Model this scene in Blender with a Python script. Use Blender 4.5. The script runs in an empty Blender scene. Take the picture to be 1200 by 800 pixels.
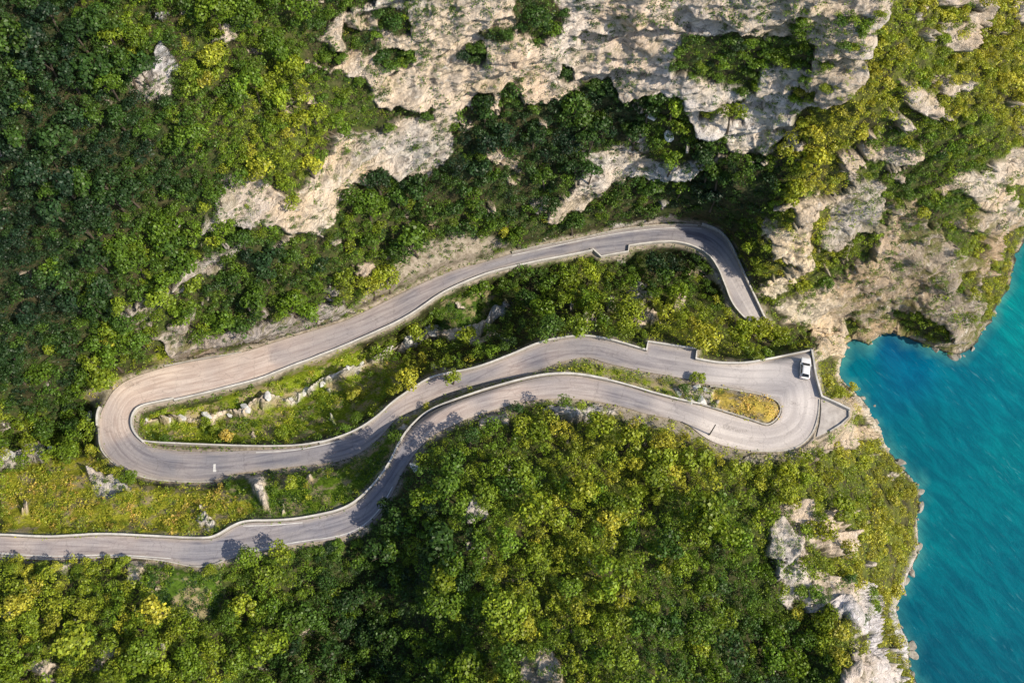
import bpy, bmesh, math, random
import numpy as np
from mathutils import Vector, Matrix
from mathutils.geometry import delaunay_2d_cdt

random.seed(7)
RNG = np.random.default_rng(11)
scene = bpy.context.scene
COL = scene.collection

# ------------------------------------------------------------------ survey camera (plan coordinates -> ground)
F, CZ, TILT = 1050.0, 195.0, math.radians(25.0)
ST, CT = math.sin(TILT), math.cos(TILT)

def unproject(u, v, z):
    u = np.asarray(u, float); v = np.asarray(v, float); z = np.asarray(z, float)
    dx = (u - 600) / F; dy = -(v - 400) / F
    k = (z - CZ) / (-CT + dy * ST)
    return np.stack([k * dx, k * (ST + dy * CT), z + 0 * k], -1)

def project(p):
    p = np.asarray(p, float)
    x, y, z = p[..., 0], p[..., 1], p[..., 2] - CZ
    dep = y * ST - z * CT
    up = y * CT + z * ST
    return 600 + F * x / dep, 400 - F * up / dep, dep

def zmap(z):
    z = np.asarray(z, float)
    return np.where(z > 60, 60 + (z - 60) * .8, z) * .85

# ------------------------------------------------------------------ noise
def _hash(ix, iy, iz, seed):
    h = (ix.astype(np.uint32) * np.uint32(374761393) + iy.astype(np.uint32) * np.uint32(668265263)
         + iz.astype(np.uint32) * np.uint32(2147483647) + np.uint32(seed * 144665 + 13))
    h = (h ^ (h >> np.uint32(13))) * np.uint32(1274126177)
    h = h ^ (h >> np.uint32(16))
    return (h & np.uint32(0xFFFFFF)).astype(np.float32) / np.float32(0xFFFFFF)

def vnoise(x, y, z, seed=0):
    x = np.asarray(x, np.float32); y = np.asarray(y, np.float32); z = np.asarray(z, np.float32)
    fx, fy, fz = np.floor(x), np.floor(y), np.floor(z)
    ix, iy, iz = fx.astype(np.int64), fy.astype(np.int64), fz.astype(np.int64)
    tx, ty, tz = x - fx, y - fy, z - fz
    tx = tx * tx * (3 - 2 * tx); ty = ty * ty * (3 - 2 * ty); tz = tz * tz * (3 - 2 * tz)
    def H(a, b, c): return _hash(ix + a, iy + b, iz + c, seed)
    c00 = H(0,0,0) * (1-tx) + H(1,0,0) * tx
    c10 = H(0,1,0) * (1-tx) + H(1,1,0) * tx
    c01 = H(0,0,1) * (1-tx) + H(1,0,1) * tx
    c11 = H(0,1,1) * (1-tx) + H(1,1,1) * tx
    return ((c00 * (1-ty) + c10 * ty) * (1-tz) + (c01 * (1-ty) + c11 * ty) * tz) * 2 - 1

def fbm(x, y, z, octaves=4, seed=0, gain=.5, ridged=False):
    s = 0; a = 1.0; tot = 0
    for o in range(octaves):
        n = vnoise(x * 2**o + 17.3 * o, y * 2**o - 9.1 * o, z * 2**o + 5.7 * o, seed + o)
        if ridged: n = 1 - 2 * np.abs(n)
        s = s + a * n; tot += a; a *= gain
    return s / tot

def sstep(a, b, x):
    t = np.clip((x - a) / (b - a), 0, 1)
    return t * t * (3 - 2 * t)

# ------------------------------------------------------------------ polygon helpers
def seg_dist(U, V, pts, closed=False):
    U = np.asarray(U, np.float32); V = np.asarray(V, np.float32)
    P = np.asarray(pts, np.float32)
    Q = np.roll(P, -1, 0) if closed else P[1:]
    if not closed: P = P[:-1]
    best = np.full(U.shape, 1e12, np.float32)
    for (ax, ay), (bx, by) in zip(P, Q):
        dx, dy = bx - ax, by - ay
        l2 = dx * dx + dy * dy + 1e-9
        t = np.clip(((U - ax) * dx + (V - ay) * dy) / l2, 0, 1)
        d = (U - ax - t * dx)**2 + (V - ay - t * dy)**2
        np.minimum(best, d, out=best)
    return np.sqrt(best)

def inside(U, V, pts):
    P = np.asarray(pts, float); r = np.zeros(np.shape(U), bool)
    n = len(P); j = n - 1
    for i in range(n):
        xi, yi = P[i]; xj, yj = P[j]
        if yi != yj:
            c = ((yi > V) != (yj > V)) & (U < (xj - xi) * (V - yi) / (yj - yi) + xi)
            r ^= c
        j = i
    return r

def sdf(U, V, pts):          # negative inside; exact only near the polygon
    P = np.asarray(pts, float)
    m = 30
    box = (U > P[:,0].min() - m) & (U < P[:,0].max() + m) & (V > P[:,1].min() - m) & (V < P[:,1].max() + m)
    out = np.full(np.shape(U), 99.0, np.float32)
    if box.any():
        u, v = U[box], V[box]
        d = seg_dist(u, v, P, True)
        out[box] = np.where(inside(u, v, P), -d, d)
    return out

def smooth_line(pts, step=4.0, it=2):
    p = np.asarray(pts, float)
    for _ in range(it):
        q = p[:-1] * .75 + p[1:] * .25; r = p[:-1] * .25 + p[1:] * .75
        mid = np.empty((len(q) * 2, p.shape[1])); mid[0::2] = q; mid[1::2] = r
        p = np.vstack([p[:1], mid, p[-1:]])
    return resample(p, step)

def resample(p, step):
    p = np.asarray(p, float)
    d = np.hypot(*(p[1:, :2] - p[:-1, :2]).T); s = np.concatenate([[0], np.cumsum(d)])
    n = max(2, int(round(s[-1] / step)) + 1)
    t = np.linspace(0, s[-1], n)
    return np.stack([np.interp(t, s, p[:, k]) for k in range(p.shape[1])], 1)

# ------------------------------------------------------------------ plan: roads
A_N = [(-300,630),(-60,629),(0,628),(50,631),(80,630),(123,627),(180,630),(240,633),(255,630),(275,617),(290,612),(320,612),(350,610),(385,603),(400,599),
       (418,590),(442,566),(457,545),(469,518),(487,495),(508,480),(541,468),(577,456),(622,444),(646,440),(676,440),(712,447),(740,454),(765,462),(800,471),(820,475)]
ISLAND = [(820,475),(840,481),(865,489),(887,496),(895,499),(902,499),(910,494),(915,487),(917,480),(916,475),(912,469),(905,465),(890,460),(865,456),(840,451),(832,451)]
A_S = [(-300,657),(-60,652),(0,650),(30,653),(60,655),(100,653),(130,651),(170,653),(200,657),(230,664),(250,661),(268,655),(300,647),(343,638),(400,631),
       (430,617),(450,596),(463,572),(472,552),(487,530),(499,516),(515,505),(538,495),(556,487),(592,476),(616,470),(640,467),(676,467),(700,470),(730,476),(757,485),(790,491),(807,497),(822,510),(840,520),(860,525),(880,528)]
TERR = [(880,528),(900,529.5),(915,529),(930,526),(940,521),(948,514),(954,505),(958,494),(960,482),(961,466)]
TERR2 = [(961,466),(958,453),(955,442),(950,412)]
B_N1 = [(950,412),(927,417),(900,422.5),(875,427),(845,427),(830,425),(815,422)]
LAYBY1 = [(815,422),(816,410),(787,406),(759,401.5),(757,412)]
B_N2 = [(757,412),(740,407),(730,404),(715,400),(700,397),(685,395),(660,397),(635,402),(600,417),(560,433),(520,440),(502,445),(478,461),(460,473),(445,488),(424,503),(400,513.5),
        (375,521),(350,525),(300,527.5),(260,529),(212,529),(182,526),(170,520),(161,512),(157,502),(156,492),(160,482),(167,478),(175,475),(205,469),(240,461),(275,452),(307,444),(337,431),(365,421),
        (400,407),(437,391),(470,376),(495,359),(517,343),(540,332),(575,318),(605,311),(637,304),(670,298),(694,293)]
LAYBY2 = [(694,293),(704,302),(720,299),(736,296),(737,289)]
C_S = [(737,289),(760,286),(775,284.5),(790,284),(812,289),(830,299),(841,314),(849,334),(856,354),(867,369),(882,382),(894,394)]
C_N = [(911,397),(901,384),(893,370),(887,357),(875,332),(862,302),(852,282),(840,271),(822,265.5),(800,264),(772,265),(742,268),(710,273),(675,282),(637,288),(600,297),(570,307),(540,314),(512,324),(480,339),(450,354),
       (420,369),(400,378),(333,397),(283,414),(233,422),(193,430),(150,444),(133,457),(125,470),(118,484),(116,495),(117,508),(118,520),(122,530),(137,545),(160,556),(182,561),(220,564),(250,563.5),
       (265,556),(287,553),(307,551),(337,547),(375,544),(400,540),(418,533),(436,521),(451,506),(463,491),(478,483),(490,479),(505,468),(526,461),(547,453),(592,443.5),(622,437),(640,430),(664,422),(688,417),(709,425),(740,432),(765,437),(790,441),(815,446),(832,451)]
def chain(*ls):
    out = []
    for l in ls:
        for p in l:
            if not out or (abs(out[-1][0]-p[0]) + abs(out[-1][1]-p[1])) > .2: out.append(tuple(p))
    return out
sm = lambda l, s=4.0: [tuple(p) for p in smooth_line(l, s)]
ROAD = chain(sm(A_S), sm(TERR), TERR2, sm(B_N1), LAYBY1, sm(B_N2), LAYBY2, sm(C_S), sm(C_N), sm(ISLAND)[::-1], sm(A_N)[::-1])
PAVE = [(962,467),(978,473),(994,481),(994,489),(985,497),(972,505),(957,512),(961,495),(962.5,480)]
CENTRE = [(-300,643,59),(-60,641,58),(0,640,57.5),(130,641,56.5),(255,646,55.5),(350,624,54.3),(420,606,53.6),(448,578,53.2),(470,540,52.7),(520,486,52.2),(600,462,51.5),(680,453,51),(760,472,50.7),(840,500,50.3),(900,513,50),
          (936,498,50),(940,465,50),(930,440,49.8),(870,441,49.5),(800,431,49.2),(740,420,48.9),(690,406,48.4),(640,415,47.8),(560,444,47),(480,473,46.2),(445,500,45.7),(420,518,45.3),(340,536,44.6),(250,546,43.8),(190,545,43.2),(155,530,42.9),(137,505,42.5),(138,480,42),
          (160,457,41.5),(240,442,40.8),(330,415,39.8),(430,380,38.6),(520,334,37.5),(600,304,36.5),(700,281,35.2),(790,275,33.8),(835,286,33),(862,330,32),(889,380,31),(902,396,30)]
CL = smooth_line(CENTRE, 6.0); CL[:, 2] = zmap(CL[:, 2])
CLXY = CL[:, :2]
_tan = np.gradient(CLXY, axis=0); _tan /= np.linalg.norm(_tan, axis=1, keepdims=True)
CL_S = np.concatenate([[0], np.cumsum(np.hypot(*(CLXY[1:] - CLXY[:-1]).T))])

def road_z(u, v):
    u = np.ravel(np.asarray(u, np.float32)); v = np.ravel(np.asarray(v, np.float32))
    out = np.empty(len(u), np.float32)
    for i in range(0, len(u), 20000):
        d2 = (u[i:i+20000, None] - CL[None, :, 0])**2 + (v[i:i+20000, None] - CL[None, :, 1])**2 + 2.0
        w = 1.0 / d2**3
        out[i:i+20000] = (w * CL[None, :, 2]).sum(1) / w.sum(1)
    return out

def road_st(u, v):
    u = np.ravel(u); v = np.ravel(v)
    S = np.empty(len(u)); T = np.empty(len(u))
    for i in range(0, len(u), 20000):
        d2 = (u[i:i+20000, None] - CL[None, :, 0])**2 + (v[i:i+20000, None] - CL[None, :, 1])**2
        k = d2.argmin(1)
        du = u[i:i+20000] - CLXY[k, 0]; dv = v[i:i+20000] - CLXY[k, 1]
        S[i:i+20000] = CL_S[k] + du * _tan[k, 0] + dv * _tan[k, 1]
        T[i:i+20000] = -du * _tan[k, 1] + dv * _tan[k, 0]
    return S, T

# ------------------------------------------------------------------ plan: shore
SHORE = [(1500,150),(1300,215),(1200,274),(1191,291),(1185,310),(1184,329),(1180,343),(1170,354),(1166,368),(1155,379),(1147,390),(1145,401),(1138,407),(1131,416),(1122,419),(1114,417),(1097,407),(1072,401),(1056,391),(1041,387),
         (1030,392),(1023,399),(1015,405),(1001,397),(991,401),(988,408),(983,425),(980,442),(986,451),(999,459),(1007,466),(1017,477),(1022,490),(1030,505),(1034,522),(1047,533),(1058,553),(1077,566),(1078,583),(1072,616),(1073,650),
         (1065,670),(1048,710),(1052,733),(1062,753),(1063,780),(1077,800),(1088,850),(1100,1000),(1130,1500)]
LAND = SHORE + [(-2500,1500),(-2500,-1200),(2200,-1200)]

# ------------------------------------------------------------------ heights (u, v, z)
HP = """
30,530,36 100,490,31 112,490,33 70,505,34 185,492,35 250,487,33 350,463,30 420,431,28 470,403,22 510,391,21 580,370,21 640,352,29 690,345,32 740,345,31 760,370,36 800,375,37 840,385,35 870,392,32 800,320,27 830,345,27 780,305,27 720,370,36 920,396,24 945,394,15 965,396,7
200,400,50 160,415,50 250,330,60 320,350,50 400,350,45 300,270,69 200,250,78 100,400,54 50,450,47 0,480,45 0,400,60 0,250,86 0,100,106 0,0,118 100,100,104 100,0,116 200,0,112 200,130,98 300,100,95 300,0,108 330,190,82 400,0,102 400,100,87 400,180,72 400,260,57 400,320,48
100,300,76 120,200,90 250,180,88
480,250,51 480,200,61 540,140,70 540,200,60 540,260,47 540,0,104 600,60,92 640,110,74 640,180,58 640,240,46 720,90,78 720,40,91 720,0,102 720,150,62 700,210,52 700,255,40 800,0,104 800,60,93 800,90,85 820,140,71 880,176,62 860,120,75 900,60,93 900,0,108 950,100,86 990,80,93 1030,20,108 1000,120,87 960,190,67 930,250,55 905,300,43 905,340,33 800,190,56 800,240,43 860,220,57 860,258,41 470,300,46 600,270,42 570,290,39 930,160,70
1060,60,97 1060,0,106 1100,60,90 1060,120,80 1000,200,61 1040,200,57 980,260,47 940,330,32 960,370,20 985,385,7 1000,300,37 1040,330,25 1040,368,7 1100,200,56 1150,150,68 1150,50,86 1200,0,90 1200,100,72 1200,180,50 1180,230,36 1185,280,9 1100,250,44 1150,250,36 1100,300,31 1100,350,19 1130,390,9 1150,340,15 1060,375,6 1015,385,7
560,520,57 535,540,61 620,500,53 560,600,66 530,590,67 500,600,62 490,620,56 620,700,62 640,800,66 505,560,65 450,650,50 430,720,44 420,800,42 400,660,50 330,680,52 280,690,52 200,700,58 100,700,60 0,700,61 0,800,64 150,800,62 280,800,54 700,600,58 740,700,60 760,800,62 720,520,53 800,560,53 800,650,54 850,620,53 850,720,48 850,800,46 920,560,49 900,650,51 930,600,52 960,650,50 1000,720,48 1022,780,46 960,720,45 940,780,43 1000,600,34 1045,600,17 1030,660,24 1040,700,10 1032,740,28 530,680,60 
960,540,46 1000,540,29 1035,555,12 1010,500,17 992,485,46 970,480,49 985,465,36 966,430,36 962,405,26 974,440,22 1000,475,18 960,520,46
0,560,46 60,540,43 60,600,51 120,590,51 20,600,52
-300,500,50 -300,300,80 -300,0,125 -300,800,66 0,-200,140 300,-200,140 600,-200,136 900,-200,140 1200,-200,115 1400,0,70 1400,120,30 -300,-200,150 0,1000,66 300,1000,50 600,1000,66 900,1000,44 1050,1000,22
"""
hp = np.array([[float(c) for c in t.split(',')] for t in HP.split()])
hp[:, 2] = zmap(hp[:, 2])
sh = resample(np.array(SHORE), 14.0); sh = np.c_[sh, np.full(len(sh), -.3)]
sh = sh[(sh[:, 1] < 1100) & (sh[:, 0] < 1420)]
cr = CL[::3]
ctl = np.vstack([hp, sh, cr])
def fit_rbf(c):
    n = len(c)
    D = np.hypot(c[:, None, 0] - c[None, :, 0], c[:, None, 1] - c[None, :, 1])
    M = np.zeros((n + 3, n + 3)); M[:n, :n] = D - 0 * np.eye(n)
    P = np.c_[np.ones(n), c[:, :2] / 1000.]
    M[:n, n:] = P; M[n:, :n] = P.T
    b = np.zeros(n + 3); b[:n] = c[:, 2]
    M[:n, :n] -= np.eye(n) * 1.5
    return np.linalg.solve(M, b)
W = fit_rbf(ctl)
def rbf(u, v):
    u = np.ravel(u); v = np.ravel(v); out = np.empty(len(u))
    n = len(ctl)
    for i in range(0, len(u), 8000):
        D = np.hypot(u[i:i+8000, None] - ctl[None, :, 0], v[i:i+8000, None] - ctl[None, :, 1])
        out[i:i+8000] = D @ W[:n] + W[n] + (W[n+1] * u[i:i+8000] + W[n+2] * v[i:i+8000]) / 1000.
    return out

# survey grid: 4-unit lattice, looked up bilinearly
GU0, GV0, GS = -720, -420, 4
GNU, GNV = (1920 - GU0) // GS + 1, (1340 - GV0) // GS + 1
gu = GU0 + GS * np.arange(GNU); gv = GV0 + GS * np.arange(GNV)
GUU, GVV = np.meshgrid(gu, gv)
BASE = rbf(GUU, GVV).reshape(GUU.shape)
def bilin(G, u, v):
    x = np.clip((np.asarray(u, float) - GU0) / GS, 0, GNU - 1.001); y = np.clip((np.asarray(v, float) - GV0) / GS, 0, GNV - 1.001)
    i = x.astype(int); j = y.astype(int); a = x - i; b = y - j
    return (G[j, i] * (1-a) + G[j, i+1] * a) * (1-b) + (G[j+1, i] * (1-a) + G[j+1, i+1] * a) * b

ROADZ_G = road_z(GUU, GVV).reshape(GUU.shape)
# road distance on a 2-unit lattice inside the frame
RD0, RS = (-60, 200), 2
ru = RD0[0] + RS * np.arange(571); rv = RD0[1] + RS * np.arange(261)
RUU, RVV = np.meshgrid(ru, rv)
_d = seg_dist(RUU, RVV, ROAD, True); RDIST = np.where(inside(RUU, RVV, ROAD), -_d, _d)
_dp = seg_dist(RUU, RVV, PAVE, True); _dp = np.where(inside(RUU, RVV, PAVE), -_dp, _dp)
RDIST = np.minimum(RDIST, _dp)
def road_dist(u, v):
    u = np.asarray(u, float); v = np.asarray(v, float)
    x = (u - RD0[0]) / RS; y = (v - RD0[1]) / RS
    ok = (x >= 0) & (x < 569.9) & (y >= 0) & (y < 259.9)
    i = np.clip(x, 0, 569).astype(int); j = np.clip(y, 0, 259).astype(int); a = np.clip(x - i, 0, 1); b = np.clip(y - j, 0, 1)
    val = (RDIST[j, i] * (1-a) + RDIST[j, i+1] * a) * (1-b) + (RDIST[j+1, i] * (1-a) + RDIST[j+1, i+1] * a) * b
    return np.where(ok, val, 60.0)
_land = seg_dist(GUU, GVV, SHORE)
LANDD = np.where(inside(GUU, GVV, LAND), _land, -_land)       # + on land

def ground_z(u, v):
    b = bilin(BASE, u, v)
    l = bilin(LANDD, u, v)
    b = np.where(l > 0, np.maximum(b, np.minimum(l * .12, 3.0) - .2), np.minimum(b, l * .3 - .2))
    b = np.clip(b, -12, 150)
    d = road_dist(u, v)
    k = sstep(1.5, 15, d)
    return (bilin(ROADZ_G, u, v) - .22) * (1 - k) + b * k

# ------------------------------------------------------------------ plan: ground cover masks
ROCK = [
 [(450,-60),(445,0),(395,20),(370,45),(400,62),(385,85),(392,110),(405,130),(385,160),(372,200),(348,222),(335,245),(345,275),(380,275),(395,240),(410,225),(450,205),(470,205),(512,203),(535,168),(524,150),(545,126),(590,118),(640,118),(690,96),(712,90),(728,105),(760,108),(800,112),(815,150),(830,155),(850,176),(885,184),(930,157),(962,142),(1000,112),(1022,60),(1050,-10),(1060,-60)],
 [(265,208),(300,200),(340,225),(348,278),(300,258),(235,268)],
 [(140,72),(175,75),(190,45),(203,60),(200,112),(170,118),(150,100)],
 [(140,378),(175,350),(200,325),(240,300),(285,285),(275,302),(230,330),(200,347),(165,378)],
 [(192,395),(215,365),(232,360),(228,395),(240,412),(205,425)],
 [(230,416),(320,396),(400,372),(400,350),(330,372),(240,396)],
 [(635,258),(660,225),(690,195),(680,180),(720,178),(800,188),(852,185),(800,206),(740,208),(700,226),(670,252)],
 [(715,264),(740,258),(790,249),(805,262),(760,266),(720,271)],
 [(900,265),(935,270),(925,297),(903,302)],
 [(938,225),(960,235),(950,290),(932,335),(905,352),(897,335),(915,305),(930,280)],
 [(985,222),(1010,203),(1038,215),(1022,260),(990,290),(962,318),(958,290),(970,262)],
 [(1048,92),(1095,103),(1098,136),(1060,128)],
 [(1005,170),(1080,165),(1085,185),(1030,192)],
 [(1105,30),(1140,20),(1130,60),(1110,55)],
 [(1058,244),(1100,215),(1150,195),(1215,165),(1215,212),(1150,226),(1100,230),(1060,262)],
 [(960,340),(1000,310),(1060,250),(1150,222),(1215,212),(1215,240),(1188,262),(1152,318),(1143,350),(1146,390),(1130,420),(1095,412),(1056,398),(1041,392),(1015,410),(1000,402),(985,406),(950,393),(920,378),(900,356)],
 [(952,398),(978,398),(986,430),(984,455),(1016,476),(1032,510),(1040,530),(1015,535),(1000,500),(995,480),(963,466)],
 [(925,528),(955,508),(985,495),(1005,482),(1010,505),(985,525),(950,538)],
 [(900,612),(925,588),(950,595),(988,620),(986,647),(962,652),(1000,688),(1027,705),(1026,735),(1022,765),(1050,800),(1060,850),(1010,850),(985,790),(990,760),(1000,737),(975,722),(940,722),(920,702),(903,672),(910,655),(903,640)],
 [(552,612),(575,604),(562,590),(555,575),(545,600)],
 [(612,772),(635,757),(655,780),(662,850),(612,850)],
 [(35,780),(60,772),(75,785),(50,800)],[(100,778),(130,755),(140,765),(115,785)],
 [(100,550),(140,555),(150,575),(115,585)],
 [(290,555),(305,558),(318,600),(305,602),(296,575)],
 [(150,658),(170,658),(168,690),(152,685)],[(60,656),(100,656),(95,668),(55,664)],
 [(640,478),(700,474),(720,485),(690,492),(650,488)],[(560,490),(600,482),(598,492),(560,500)],
 [(-10,545),(0,535),(30,530),(52,523),(60,533),(30,545),(0,552)],
 [(505,487),(495,525),(480,540),(487,520)],
 [(600,395),(560,400),(500,400),(470,412),(470,400),(505,386),(520,388)],
 [(790,452),(815,450),(838,452),(835,478),(815,474),(800,462)],
]
STREAM = [(594,352),(575,378),(548,386),(510,391),(478,400),(445,418),(420,431),(397,440),(347,464),(317,474),(287,480),(247,489),(215,489),(172,494)]
VEG = [   # green patches that cover rock
 [(798,45),(860,38),(920,44),(956,50),(956,76),(920,78),(895,78),(885,108),(850,97),(820,85),(796,76)],
 [(602,-60),(602,0),(606,35),(630,46),(655,36),(656,0),(660,-60)],
 [(440,8),(480,5),(486,38),(470,45),(445,30)],
 [(400,30),(440,34),(440,58),(405,62)],[(442,58),(485,55),(480,75),(450,75)],
 [(380,85),(430,90),(440,130),(470,125),(500,118),(505,135),(460,140),(440,155),(400,150),(385,120)],
 [(560,35),(600,32),(590,48),(565,48)],[(545,60),(575,58),(570,70),(548,70)],
 [(655,72),(672,75),(668,86),(652,84)],
 [(555,118),(570,105),(575,118),(560,128)],[(590,105),(610,108),(606,122),(592,120)],
 [(925,98),(955,100),(955,118),(925,115)],[(935,132),(985,122),(975,150),(940,152)],
 [(850,118),(870,120),(868,135),(852,135)],[(820,120),(838,122),(835,135),(820,135)],
 [(1075,220),(1130,225),(1150,250),(1120,262),(1085,262),(1072,245)],[(1105,265),(1150,270),(1145,300),(1108,292)],[(1120,320),(1140,315),(1140,338),(1120,338)],
 [(1045,362),(1070,360),(1110,378),(1118,398),(1095,400),(1060,385)],[(985,375),(1000,372),(1005,395),(990,398)],
 [(1180,215),(1215,205),(1215,240),(1195,245),(1185,235)],[(960,285),(985,290),(975,315),(958,310)],[(1000,280),(1025,285),(1010,310),(992,305)],
 [(920,250),(935,258),(930,275),(918,270)],[(905,310),(925,305),(920,325),(905,330)],
 [(958,425),(972,418),(978,440),(990,452),(1005,462),(995,470),(965,460)],[(1005,515),(1030,512),(1035,530),(1008,535)],
 [(1005,485),(1018,490),(1015,502),(1002,500)],
 [(945,640),(985,650),(1000,685),(985,690),(950,655)],[(905,700),(940,720),(975,725),(985,735),(960,745),(920,730)],
 [(1000,745),(1012,745),(1010,760),(998,760)],[(935,655),(955,660),(950,672),(938,668)],
]
DRY = [[(400,372),(425,345),(455,320),(470,295),(500,282),(545,272),(600,285),(560,303),(512,320),(470,338),(430,358)], [(150,440),(200,425),(235,415),(235,424),(190,434),(150,446)], [(100,455),(130,447),(132,458),(118,480),(105,474)],
       [(640,478),(700,474),(740,480),(800,494),(825,512),(815,520),(780,505),(720,490),(650,486)], [(560,490),(610,474),(612,484),(570,498)], [(820,515),(860,527),(900,533),(940,528),(960,510),(970,512),(945,538),(890,545),(840,535)]]
GRASS = [  # open grassy ground: polygon, kind (0 fresh green, 1 golden)
 ([(0,560),(60,535),(105,530),(118,545),(160,570),(240,572),(262,566),(300,600),(270,615),(240,628),(0,624)], 1.05),
 ([(262,566),(300,553),(400,545),(450,512),(462,516),(450,548),(400,592),(350,606),(300,608)], .35),
 ([(165,500),(172,516),(210,522),(300,520),(400,505),(440,480),(470,455),(480,420),(430,405),(400,412),(330,440),(280,458),(210,475)], .62),
 ([(835,454),(865,459),(905,468),(913,477),(910,490),(898,497),(865,486),(835,478),(826,465)], 1.42),
 ([(640,436),(664,426),(688,420),(709,429),(765,441),(815,449),(800,466),(765,458),(712,443),(676,436)], .7),
 ([(172,660),(232,668),(255,668),(265,690),(250,725),(200,715),(175,690)], .15),
 ([(430,480),(505,472),(550,458),(610,444),(600,447),(541,463),(500,478),(470,500),(452,520)], .6),
 ([(180,425),(210,400),(232,415),(195,428)], .8),
 ([(505,395),(520,350),(560,335),(590,345),(580,380),(540,400)], .1),
 ([(100,445),(130,440),(150,446),(130,460),(118,480),(90,470)], .85),
]

def masks(u, v):
    n1 = fbm(u / 18., v / 18., 0 * u, 6, 3, .62) ; n2 = fbm(u / 18., v / 18., 0 * u + 7, 6, 9, .62)
    wa = np.where((u > 880) & (v > 560), 24., 14.)
    uu = u + n1 * wa; vv = v + n2 * wa
    r = np.full(np.shape(u), 99., np.float32)
    for P in ROCK: np.minimum(r, sdf(uu, vv, P), out=r)
    r = np.minimum(r, seg_dist(uu, vv, STREAM) - 3.2 + 9 * n1)
    ve = np.full(np.shape(u), 99., np.float32)
    for P in VEG: np.minimum(ve, sdf(uu, vv, P), out=ve)
    peek = fbm(u / 30., v / 20., 0 * u + 3, 5, 201, .6)          # bare stone showing through the steep woods
    steep = sstep(440, 380, v) * sstep(150, 260, u)
    r = np.minimum(r, (0.46 - .12 * steep - .10 * (u > 930) * (v < 420) - peek) * 40)
    shore = bilin(LANDD, u, v) - 2.0 - 13 * n2
    r = np.minimum(r, shore); ve = np.maximum(ve, -shore)
    rock = sstep(2.0, -2.0, r) * sstep(-1.5, 2.0, ve)
    g = np.full(np.shape(u), 99., np.float32); gk = np.zeros(np.shape(u), np.float32)
    for P, k in GRASS:
        s = sdf(uu, vv, P)
        gk = np.where(s < g, k, gk); np.minimum(g, s, out=g)
    grass = sstep(3, -3, g)
    return rock, grass, gk

# vegetation colour, slope sun glow and shade painted in: 0 dark blue-green .. .5 leaf green .. 1 yellow
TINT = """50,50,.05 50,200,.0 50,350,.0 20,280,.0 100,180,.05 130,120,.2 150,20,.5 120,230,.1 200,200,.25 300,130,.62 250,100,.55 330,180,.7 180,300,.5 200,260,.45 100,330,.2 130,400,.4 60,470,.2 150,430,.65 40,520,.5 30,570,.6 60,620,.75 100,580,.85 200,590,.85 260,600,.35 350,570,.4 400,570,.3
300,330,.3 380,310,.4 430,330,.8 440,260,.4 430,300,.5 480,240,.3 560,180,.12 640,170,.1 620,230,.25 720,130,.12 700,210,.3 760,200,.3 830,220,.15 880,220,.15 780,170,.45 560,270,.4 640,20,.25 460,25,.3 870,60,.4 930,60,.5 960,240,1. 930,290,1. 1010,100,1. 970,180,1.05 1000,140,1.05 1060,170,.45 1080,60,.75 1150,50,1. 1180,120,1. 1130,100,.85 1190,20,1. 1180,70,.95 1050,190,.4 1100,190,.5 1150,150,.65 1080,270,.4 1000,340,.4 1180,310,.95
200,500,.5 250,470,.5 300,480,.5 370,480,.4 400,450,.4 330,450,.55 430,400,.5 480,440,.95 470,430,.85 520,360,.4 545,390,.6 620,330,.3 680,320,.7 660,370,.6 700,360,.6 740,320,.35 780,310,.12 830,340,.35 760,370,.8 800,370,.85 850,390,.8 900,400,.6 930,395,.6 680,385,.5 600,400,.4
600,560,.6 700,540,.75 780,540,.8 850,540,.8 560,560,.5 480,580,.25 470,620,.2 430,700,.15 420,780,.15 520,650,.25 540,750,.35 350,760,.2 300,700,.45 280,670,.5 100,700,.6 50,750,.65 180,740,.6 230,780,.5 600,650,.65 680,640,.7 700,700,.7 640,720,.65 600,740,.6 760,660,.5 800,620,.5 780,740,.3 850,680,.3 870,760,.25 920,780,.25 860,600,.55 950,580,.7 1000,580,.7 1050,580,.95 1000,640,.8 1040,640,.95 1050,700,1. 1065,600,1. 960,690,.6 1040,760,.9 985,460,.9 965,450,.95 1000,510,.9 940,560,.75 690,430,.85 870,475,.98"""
tc = np.array([[float(c) for c in t.split(',')] for t in TINT.split()])
_w = 1.0 / (((GUU[..., None] - tc[:, 0])**2 + (GVV[..., None] - tc[:, 1])**2 + 250.)**1.7)
TINT_G = (_w * tc[:, 2]).sum(-1) / _w.sum(-1); del _w
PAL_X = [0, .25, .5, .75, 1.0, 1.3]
PAL = np.array([(.027,.066,.030), (.066,.145,.026), (.170,.290,.024), (.330,.415,.034), (.520,.525,.058), (.76,.52,.16)])  # darkest entry kept low to paint the shaded left forest
def palette(y):
    y = np.clip(y, 0, 1.3)
    return np.stack([np.interp(y, PAL_X, PAL[:, k]) for k in range(3)], -1)

# ------------------------------------------------------------------ object helpers
def new_mesh(name, verts, faces, mat=None, smooth=False):
    me = bpy.data.meshes.new(name)
    me.from_pydata([tuple(map(float, p)) for p in verts], [], [tuple(int(i) for i in f) for f in faces])
    if mat: me.materials.append(mat)
    if smooth: me.polygons.foreach_set('use_smooth', [True] * len(me.polygons))
    me.update()
    return me

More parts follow.
